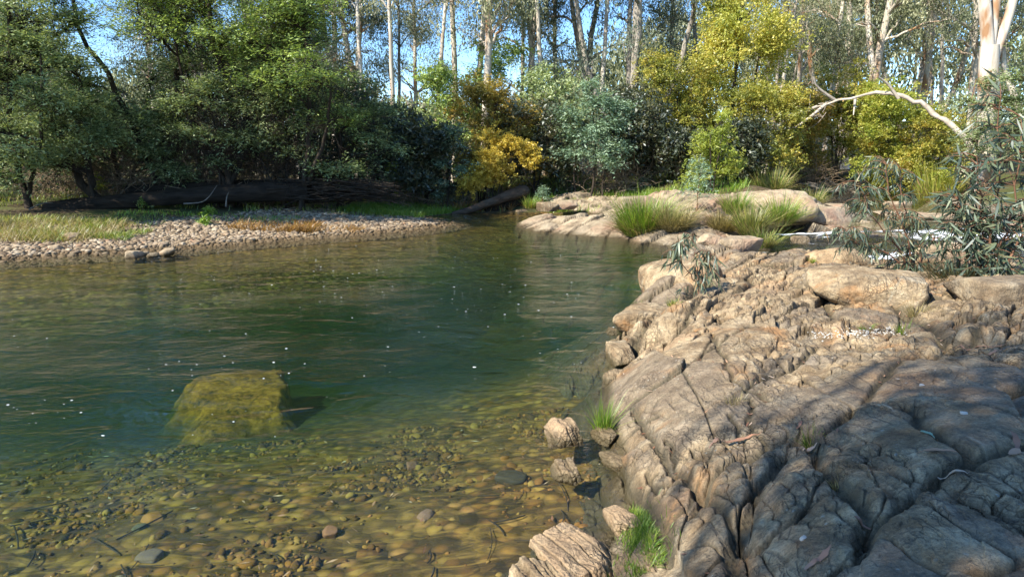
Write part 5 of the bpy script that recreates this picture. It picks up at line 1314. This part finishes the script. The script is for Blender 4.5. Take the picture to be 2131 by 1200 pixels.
# near tufts
tussock('vivid green grass tuft at the waterline beside the bright slab', (*at_z(1255, 893, .04), .02), .09, .34, 230, 20, M_GRASS_G, .006, .45, 'grass_tuft', 'tufts in rock crevices', 'grass tuft')
for k, (px, py, s, h, mt, lab) in enumerate([
    (1690, 920, .09, .13, M_GRASS, 'small green tuft in the shaded crevice of the outcrop'),
    (1530, 838, .10, .11, M_STRAW, 'straw tuft in the sunlit crevice above the pale ledge'),
    (1880, 690, .13, .14, M_GRASS_G, 'green tuft among white quartz on the upper outcrop'),
    (1800, 684, .09, .10, M_GRASS_G, 'little green tuft left of the one among white quartz'),
    (1905, 655, .12, .22, M_STRAW, 'dry wispy tuft behind the undercut boulder'),
    (1470, 598, .14, .2, M_STRAW, 'dry tuft in the gap right of the large smooth boulder'),
    (1750, 1015, .06, .08, M_STRAW, 'tiny dry tuft near the bottom of the shaded rock'),
    (1690, 545, .08, .12, M_GRASS_G, 'tiny bright tuft near the rapids end of the outcrop'),
    (1400, 632, .12, .12, M_GRASS, 'green tuft in the cleft below the large smooth boulder'),
    (1325, 640, .06, .12, M_GRASS_G, 'thin green tuft at the waterline under the large smooth boulder')]):
    tussock(lab, hit(px, py), s, h, 130, 30 + k, mt, .005, .7, 'grass_tuft', 'tufts in rock crevices', 'grass tuft')
# moss-green grass strip in the long crack at the bottom
r = np.random.default_rng(61)
pts = []
for k in range(2400):
    t = r.random(); px = 1318 + 28 * t + r.normal() * (9 + 18 * t); py = 1060 + 150 * t
    x, y = at_z(px, py, .10); pts.append((x, y, max(float(0), 0.03)))
P = np.array(pts); P[:, 2] = np.maximum(near_h(P[:, 0], P[:, 1])[0], .0) - .01
V, F, v = blades(P, np.full(len(P), .075), .0045, 62, .7)
tag(mesh('mossy_grass', V, F, M_GRASS_G, smooth=False, attrs={'v': v}), 'bright green mossy grass filling the crack at the bottom edge', 'grass', kind='stuff')

def patch(label, regs, n, h, w, seed, mat, name='grass', lean=.45, cat='grass'):
    r = np.random.default_rng(seed); out = []; hs = []
    for (x0, x1, y0, y1, dens, hh) in regs:
        m = int(n * dens); X = r.uniform(x0, x1, m); Y = r.uniform(y0, y1, m)
        Z, S, S2 = ground_h(X, Y)
        k = (S > .02) & (r.random(m) < sstep(-.35, .3, fbm2(X * 1.1, Y * 1.1, 3, seed)) + .1)
        out.append(np.stack([X, Y, Z], 1)[k]); hs.append(np.full(k.sum(), hh * h))
    P = np.concatenate(out); V, F, v = blades(P, np.concatenate(hs), w, seed + 1, lean)
    v = np.clip(v * .6 + .4 * np.repeat(.5 + .8 * fbm2(P[:, 0] * .9, P[:, 1] * .9, 3, seed + 4), 8), 0, 1)
    return tag(mesh(name, V, F, mat, smooth=False, attrs={'v': v}), label, cat, kind='stuff')
patch('yellow-green grass on the bank at the left edge', [(-17, -11.6, 17.3, 20.5, 1, 1), (-12.2, -10.2, 17.9, 19.4, .3, .8), (-15, -10.6, 20, 21.6, .15, .6)], 5200, .32, .018, 71, M_GRASS, lean=.8)
patch('straw-coloured grass standing through the green at the left edge', [(-17, -11.0, 17.2, 20.0, 1, 1)], 5000, .36, .014, 76, M_STRAW, lean=.8)
patch('green grass covering the low bank behind the gravel', [(-6.5, -1.4, 25.2, 29, 1.5, .8), (-13, -7, 21.6, 23.0, .12, .5), (1.0, 6, 27.5, 30, .6, 1), (5, 9, 26, 29, .4, 1.1)], 8000, .32, .02, 72, M_GRASS_G)
patch('patchy forest-floor grass beneath the wattles', [(-22, 0, 24, 33, 1, 1), (0, 12, 29, 36, .5, 1.2)], 9000, .25, .025, 73, M_GRASS)
patch('rust-red weeds growing on the gravel bar', [(-8.6, -5.9, 20.2, 21.6, 1, 1), (-5.9, -4.6, 20.4, 21.3, .15, .8)], 2600, .30, .03, 74, M_RUST, 'rust_weeds', .8, 'weeds')
patch('reddish dry weeds on the point below the golden bush', [(-2.4, 0, 28.2, 29.6, 1, 1)], 1200, .40, .03, 75, M_RUST, 'dry_weeds', .7, 'weeds')
for k, (px, py, h, mt, lab) in enumerate([
    (212, 446, .95, M_LIME, 'spindly pale sapling standing at the left end of the huge log'),
    (356, 452, .40, M_RUST, 'pinkish dry weed on the gravel bar'),
    (437, 464, .25, M_GRASS_G, 'low green weed in the middle of the gravel bar'),
    (430, 476, .2, M_GRASS_G, 'lowest green weed nearer the water on the gravel bar'),
    (300, 458, .3, M_GRASS, 'olive weed on the gravel bar left of the pinkish one'),
    (820, 415, 1.7, M_LIME, 'narrow yellow-green seedling against the dark bank'),
    (1075, 412, .7, M_SILVER, 'left wattle seedling on the shelf tip'),
    (1130, 416, .7, M_SILVER, 'right wattle seedling on the shelf tip'),
    (1340, 410, .8, M_SILVER, 'bushy grey weed against the dark shade behind the shelf'),
    (1450, 452, 1.5, M_SILVER, 'tall wispy grey seedling among the tussocks')]):
    r = np.random.default_rng(500 + k)
    zz = .12 if px < 700 else .5
    x, y = at_z(px, py, zz)
    if px > 1060: z = far_z(x, y)
    else: z = gz_at(x, y)
    T = Tubes(); T.add(smooth_path([(0, 0, -.03), (r.normal() * .04, 0, h * .5), (r.normal() * .1, 0, h)], 8), np.linspace(.012 + .008 * h, .004, 8), 5)
    n_ = int(14 + 26 * h); t = r.uniform(.3, 1.05, n_); a = r.random(n_) * 2 * pi; q = (.10 + .16 * h) * (1.25 - t) 
    C = np.stack([q * np.cos(a) * 1.1, q * np.sin(a), t * h], 1)
    for cc_ in C[::2]: T.add(bez((0, 0, max(cc_[2] - .1, 0)), (cc_[0] * .5, cc_[1] * .5, cc_[2]), cc_, 4), .004, 3)
    root = empty('seedling', (x, y, z)); tag(root, lab, 'seedling')
    mesh('stem', *T.get(), B_TWIG, root)
    V, F, v = foliage(r, C, None, 26, (.12 + .05 * h, .12 + .05 * h, .1), (.10, .028), 'spray' if mt in (M_SILVER,) else 'free')
    mesh('leaves', V, F, mt, root, smooth=False, attrs={'v': v})

# ---- long-leaved gum saplings
def long_leaf(P, A, L, W, r):
    """curved lance leaves, three quads each"""
    n = len(P); A = unit(A); ref = np.stack([r.normal(size=n), r.normal(size=n), r.normal(size=n) * .4], 1)
    S = unit(np.cross(A, ref)); Nn = np.cross(S, A); bendv = Nn * (L * r.uniform(-.18, .18, n))[:, None] + np.array([0, 0, -1]) * (L * .10)[:, None]
    V = []
    for t, wd in ((0, .12), (.28, 1.), (.62, .75), (1., .03)):
        c = P + A * (L * t)[:, None] + bendv * (4 * t * (1 - t) * .5 + t * t * .6)
        V += [c - S * (W * wd * .5)[:, None], c + S * (W * wd * .5)[:, None]]
    V = np.stack(V, 1).reshape(-1, 3); b = (np.arange(n) * 8)[:, None]
    F = np.concatenate([b + np.array([[0, 1, 3, 2]]), b + np.array([[2, 3, 5, 4]]), b + np.array([[4, 5, 7, 6]])])
    return V, F
def sapling(label, loc, stems, sub, leaves, L, W, seed, droop=.9, rad=.018, subl=.5, mat=None, side=.9):
    r = np.random.default_rng(seed); T = Tubes(); LP = []; LA = []
    allp = []
    for s_ in stems:
        P = smooth_path(s_, 16); P[1:] += r.normal(size=(15, 3)) * .012
        T.add(P, np.linspace(rad, rad * .25, 16), 6); allp.append(P)
    for k in range(sub):
        P = allp[r.integers(len(allp))]; i = r.integers(2, 16); a = P[i]
        d = unit(np.array([r.normal(), r.normal(), .35 + .3 * r.random()])); l = subl * r.uniform(.4, 1.1)
        Q = bez(a, a + d * l * .55 + [0, 0, .05], a + d * l + np.array([0, 0, -.5 * l * droop]), 8)
        T.add(Q, np.linspace(rad * .35, .003, 8), 4)
        m = leaves
        t = r.uniform(1.5, 7, m); j = t.astype(int); f = (t - j)[:, None]
        p = Q[j] * (1 - f) + Q[np.minimum(j + 1, 7)] * f
        tang = unit(Q[7] - Q[4])
        LP.append(p); LA.append(tang * .5 + r.normal(size=(m, 3)) * side * .6 + np.array([0, 0, -droop]))
    P = np.concatenate(LP); A = np.concatenate(LA); n = len(P); W = W * .85
    root = empty('gum_sapling', loc); tag(root, label, 'sapling', 'young long-leaved gums on the outcrop')
    mesh('stem', *T.get(), B_TWIG, root)
    V, F = long_leaf(P, A, L * r.uniform(.3, 1.15, n), W * r.uniform(.7, 1.2, n), r)
    mesh('leaves', V, F, mat or M_SAPL, root, smooth=True, attrs={'v': np.repeat(np.clip(r.random(n), 0, 1), 8)})
    return root
h1 = hit(1446, 610)
b0_ = np.array(at(1455, 590, 9.4))
def rel(px, py, Y, o): return tuple(np.array(at(px, py, Y)) - o)
sapling('small bluish gum seedling rooted in the cleft beside the large smooth boulder', tuple(b0_), [[(0, 0, -.15), rel(1450, 545, 9.4, b0_), rel(1440, 490, 9.4, b0_)], [(0, 0, -.05), rel(1420, 545, 9.3, b0_), rel(1412, 505, 9.3, b0_)], [(0, 0, -.05), rel(1470, 560, 9.4, b0_), rel(1482, 530, 9.4, b0_)]], 34, 8, .24, .028, 1, rad=.009, subl=.3)
b1 = np.array(at(1905, 560, 10.5))
sapling('bushy blue-green gum sapling drooping over the rapids', tuple(b1), [
    [(0, 0, -.2), rel(1890, 500, 10.5, b1), rel(1850, 400, 10.5, b1), rel(1845, 338, 10.5, b1)],
    [(0, 0, -.1), rel(1860, 505, 10.4, b1), rel(1810, 440, 10.3, b1), rel(1790, 370, 10.3, b1)],
    [(0, 0, -.1), rel(1850, 530, 10.4, b1), rel(1790, 510, 10.3, b1), rel(1760, 480, 10.2, b1)],
    [(0, 0, -.1), rel(1920, 500, 10.6, b1), rel(1880, 430, 10.6, b1), rel(1872, 350, 10.6, b1)]], 120, 13, .20, .024, 2, rad=.016, subl=.42)
b2 = np.array(at(2052, 590, 9.2))
sapling('tall gum sapling with long dark leaves standing at the right edge', tuple(b2), [
    [(0, 0, -.3), rel(2060, 500, 9.2, b2), rel(2080, 380, 9.2, b2), rel(2082, 205, 9.2, b2)],
    [(0, 0, -.2), rel(2080, 520, 9.1, b2), rel(2110, 420, 9.1, b2), rel(2128, 240, 9.1, b2)],
    [(0, 0, -.2), rel(2030, 520, 9.3, b2), rel(2010, 460, 9.3, b2), rel(1990, 400, 9.2, b2)],
    [(0, 0, -.2), rel(2045, 500, 9.3, b2), rel(2040, 430, 9.2, b2), rel(2030, 330, 9.1, b2)],
    [(0, 0, -.2), rel(2110, 520, 9.2, b2), rel(2160, 440, 9.2, b2), rel(2190, 330, 9.1, b2)]], 190, 8, .26, .034, 3, rad=.022, subl=.5, droop=.45, side=1.1)
b3 = np.array(at(2010, 575, 9.6))
sapling('low leafy gum shoot spreading left from the foot of the tall sapling', tuple(b3), [
    [(0, 0, -.2), rel(1985, 530, 9.6, b3), rel(1940, 500, 9.5, b3)], [(0, 0, -.2), rel(2010, 520, 9.6, b3), rel(1990, 470, 9.5, b3)], [(0, 0, -.2), rel(2060, 540, 9.4, b3), rel(2100, 510, 9.3, b3)]], 60, 8, .24, .028, 4, rad=.014, subl=.4, droop=.7)
tussock('dark dry grass fringe under the tall gum sapling', (b3[0], b3[1] - .1, b3[2] - .1), .9, .45, 900, 91, M_UNDER, .012, .9, 'grass_tuft', 'tufts in rock crevices', 'grass tuft')

# ---- bark strips and fallen gum leaves
def strip(label, px, py, L, W, ang, seed, mat=None, name='bark_strip', cat='bark strip', curl=.5, z_=None):
    L *= .75; W *= .8
    r = np.random.default_rng(seed); x, y, z = hit(px, py)
    n = 12; t = np.linspace(-.5, .5, n)
    cx_ = np.cos(ang) * L * t - np.sin(ang) * L * .25 * curl * (t * t); cy_ = np.sin(ang) * L * t + np.cos(ang) * L * .25 * curl * (t * t)
    hz = near_h(x + cx_, y + cy_)[0] - z + .012 + .05 * L * np.abs(t) * 2
    hz = np.maximum(hz, np.interp(t, [-.5, .5], [hz[0], hz[-1]]) - .02)
    w = W * np.clip(1 - np.abs(2 * t + .15) ** 1.6 / 1.2, .03, 1) * .5 * (1 + .25 * r.normal(size=n)); nx_, ny_ = -np.sin(ang), np.cos(ang)
    th_ = .0015
    A = np.stack([cx_ + nx_ * w, cy_ + ny_ * w, hz + w * .35], 1); B = np.stack([cx_, cy_, hz], 1); C_ = np.stack([cx_ - nx_ * w, cy_ - ny_ * w, hz + w * .1], 1)
    V = np.concatenate([A, B, C_]); i = np.arange(n - 1)
    F = np.concatenate([np.stack([i, i + 1, n + i + 1, n + i], 1), np.stack([n + i, n + i + 1, 2 * n + i + 1, 2 * n + i], 1)])
    V2 = V - [0, 0, th_]; F2 = F[:, ::-1] + len(V)
    o = mesh(name, np.concatenate([V, V2]), np.concatenate([F, F2]), mat or M_LITTER, attrs={'v': np.full(len(V) * 2, r.uniform(.3, .95))})
    o.location = (x, y, z); return tag(o, label, cat)
strip('long pinkish bark strip in the crack under the layered ledge', 1545, 926, .34, .035, .05, 1)
strip('short curled bark strip lying on the long pinkish strip', 1490, 922, .13, .03, .3, 2)
strip('red-brown bark strip at the mid outcrop right of the quartz', 2040, 722, .62, .045, -.9, 3)
strip('pale split branch lying across the red-brown bark strip', 2065, 738, .35, .03, .35, 4)
strip('pinkish bark strip beside the bluish leaf on shaded rock', 1950, 945, .22, .035, -.8, 5)
strip('thin brown bark strip below the bluish leaf', 1985, 985, .16, .02, -.6, 6)
strip('large pale curved gum leaf at the bottom of the shaded rock', 1710, 1165, .20, .03, .5, 7, name='gum_leaf', cat='fallen leaf', curl=1.8)
strip('pale gum leaf tilted against the small green tuft', 1665, 884, .13, .026, .9, 8, name='gum_leaf', cat='fallen leaf', curl=1.0)
strip('pinkish gum leaf standing up at the right edge', 2112, 915, .17, .034, 1.3, 9, name='gum_leaf', cat='fallen leaf')
strip('curled brown bark scrap at the right edge below the pinkish leaf', 2112, 945, .13, .045, .5, 10)
strip('bluish gum leaf on the shaded rock', 1930, 905, .11, .028, -1.2, 11, M_SILVER, 'gum_leaf', 'fallen leaf')
strip('pale gum leaf on rock by the dark orange twigs near the bottom', 1795, 1105, .10, .022, -.7, 12, name='gum_leaf', cat='fallen leaf')
strip('slim white gum leaf on the dark lump of rock', 1742, 900, .09, .014, 1.1, 13, name='gum_leaf', cat='fallen leaf')
strip('orange bark scrap in the fissure right of the pale ledge', 1685, 945, .12, .03, .2, 14)
# countless small litter gathered in the fissures
r = np.random.default_rng(888)
n = 26000; px_ = r.uniform(.6, 8, n); py_ = r.uniform(2.6, 13, n)
hh, bb, cr_ = near_h(px_, py_)
prob = np.clip(cr_ - .3, 0, 1) * .8 + .006
k = (r.random(n) < prob) & (hh > .12) & (fbm2(px_ * 1.3, py_ * 1.3, 3, 3) > -.12)
P = np.stack([px_, py_, hh + .012], 1)[k]; m = len(P)
V, F = leaf_quads(P, r.normal(size=(m, 3)) * [1, 1, .25], np.array([0, 0, 1]) + r.normal(size=(m, 3)) * .35, r.uniform(.03, .085, m), r.uniform(.006, .016, m))
tag(mesh('leaf_litter', V, F, M_LITTER, smooth=False, attrs={'v': np.repeat(r.random(m), 4)}), 'small fallen gum leaves gathered in the rock fissures', 'leaf litter', kind='stuff')
# white quartz crumbs and chips on the upper outcrop
n = 420; t = r.random(n); P = np.array([hit(px, py) for px, py in zip(1690 + 190 * t + r.normal(size=n) * 8, 700 - 14 * t + r.normal(size=n) * 5)])
mq = NT('quartz'); M_Q = mq.done(mq.bsdf((.46, .43, .37), .6))
cobbles(P, r.uniform(.004, .015, n), 9, 'quartz_chips', 'white quartz chips strewn along a seam of the outcrop', 'quartz', 'stuff', M_Q)
for k, (px, py, lab) in enumerate([(1918, 803, 'white quartz pebble on the sunlit hump of shaded rock'), (1672, 1122, 'splash of white lichen-crusted stone on the dark bottom block'), (2005, 862, 'tiny white pebble below the sunlit hump')]):
    x, y, z = hit(px, py); boulder(lab, (x, y, z + .006), (.018, .014, .012), 95 + k, M_Q, name='pebble', cat='pebble', lvl=2)

# ---- foam flecks floating on the pool
r = np.random.default_rng(31)
C = []
for (px, py, sx_, sy_, n) in [(800, 500 + 40, 220, 22, 260), (600, 590, 200, 20, 160), (420, 560, 90, 25, 60), (350, 780, 30, 18, 14), (490, 745, 30, 12, 12), (110, 855, 60, 22, 22), (60, 740, 70, 40, 20), (1050, 600, 120, 40, 90), (900, 640, 260, 50, 120), (700, 700, 260, 60, 60), (430, 870, 200, 40, 24), (600, 800, 40, 30, 8), (1150, 640, 90, 60, 50)]:
    for _ in range(n):
        a, b = px + r.normal() * sx_, py + r.normal() * sy_
        if b < 485 or a > 1290: continue
        x, y = at_z(a, b, .0); C.append((x, y, .004 + .008 * 0))
C = np.array(C)[::2]; n = len(C); ng = 7
th = np.arange(ng) * 2 * pi / ng
sz = r.lognormal(math.log(.0065), .6, n).clip(.003, .02)
C[:, 2] = .006 * fbm2(C[:, 0] * 1.1, C[:, 1] * 1.5, 2, 31) + .003
rg = C[:, None, :] + np.stack([np.cos(th), np.sin(th) * .7, th * 0], -1)[None] * (sz[:, None, None] * r.uniform(.6, 1.3, (n, ng, 1)))
topc = C + np.array([0, 0, 1.]) * sz[:, None] * .10
V = np.concatenate([rg.reshape(-1, 3), topc]); F = np.array([[i * ng + j, i * ng + (j + 1) % ng, n * ng + i] for i in range(n) for j in range(ng)])
mf = NT('foam'); M_FOAM = mf.done(mf.bsdf((.85, .87, .86), .5))
tag(mesh('foam_flecks', V, F, M_FOAM), 'white foam flecks drifting on the pool', 'foam', kind='stuff')

# ================================================================== LIGHT, SKY, CAMERA
SUN_EL = R(39); sd = np.array([-.80, -.60, 0]); sd = sd / np.linalg.norm(sd)
w = bpy.data.worlds.new("World"); SC.world = w; w.use_nodes = True
nt = w.node_tree; nt.nodes.clear()
sky = nt.nodes.new('ShaderNodeTexSky'); sky.sky_type = 'NISHITA'; sky.sun_disc = False
sky.sun_elevation = SUN_EL; sky.sun_rotation = math.atan2(sd[0], sd[1])
sky.air_density = 1.0; sky.dust_density = .1; sky.ozone_density = 3.5; sky.altitude = 1800
bg = nt.nodes.new('ShaderNodeBackground'); bg.inputs[1].default_value = .125
wo = nt.nodes.new('ShaderNodeOutputWorld')
hs = nt.nodes.new('ShaderNodeHueSaturation'); hs.inputs['Saturation'].default_value = 1.12
nt.links.new(sky.outputs[0], hs.inputs['Color']); nt.links.new(hs.outputs[0], bg.inputs[0]); nt.links.new(bg.outputs[0], wo.inputs[0])
L = bpy.data.lights.new('sun', 'SUN'); L.energy = 4.2; L.angle = R(.55); L.color = (1.0, .93, .80)
lo = bpy.data.objects.new('sun', L); COL.objects.link(lo)
from mathutils import Vector
d = Vector((sd[0] * cos(SUN_EL), sd[1] * cos(SUN_EL), sin(SUN_EL)))
lo.rotation_euler = d.to_track_quat('Z', 'Y').to_euler()
lo.location = (-20, -6, 30)

cam = bpy.data.cameras.new('camera'); cam.sensor_width = 36; cam.lens = 36 * FPX / 2131
cam.clip_end = 2000; cam.clip_start = .05
co = bpy.data.objects.new('camera', cam); COL.objects.link(co)
co.location = (0, 0, CAMZ); co.rotation_euler = (R(90) - PITCH, 0, 0)
SC.camera = co
SC.render.engine = 'CYCLES'
cy = SC.cycles
cy.max_bounces = 8; cy.diffuse_bounces = 3; cy.glossy_bounces = 3; cy.transmission_bounces = 4; cy.transparent_max_bounces = 12; cy.volume_bounces = 1
cy.caustics_reflective = False; cy.caustics_refractive = False
cy.use_denoising = True; cy.sample_clamp_indirect = 4.0
try: cy.denoiser = 'OPENIMAGEDENOISE'
except Exception: pass
SC.view_settings.view_transform = 'Standard'; SC.view_settings.look = 'None'; SC.view_settings.gamma = 1
SC.view_settings.exposure = 1.4
SC.render.resolution_x = 1024; SC.render.resolution_y = 576
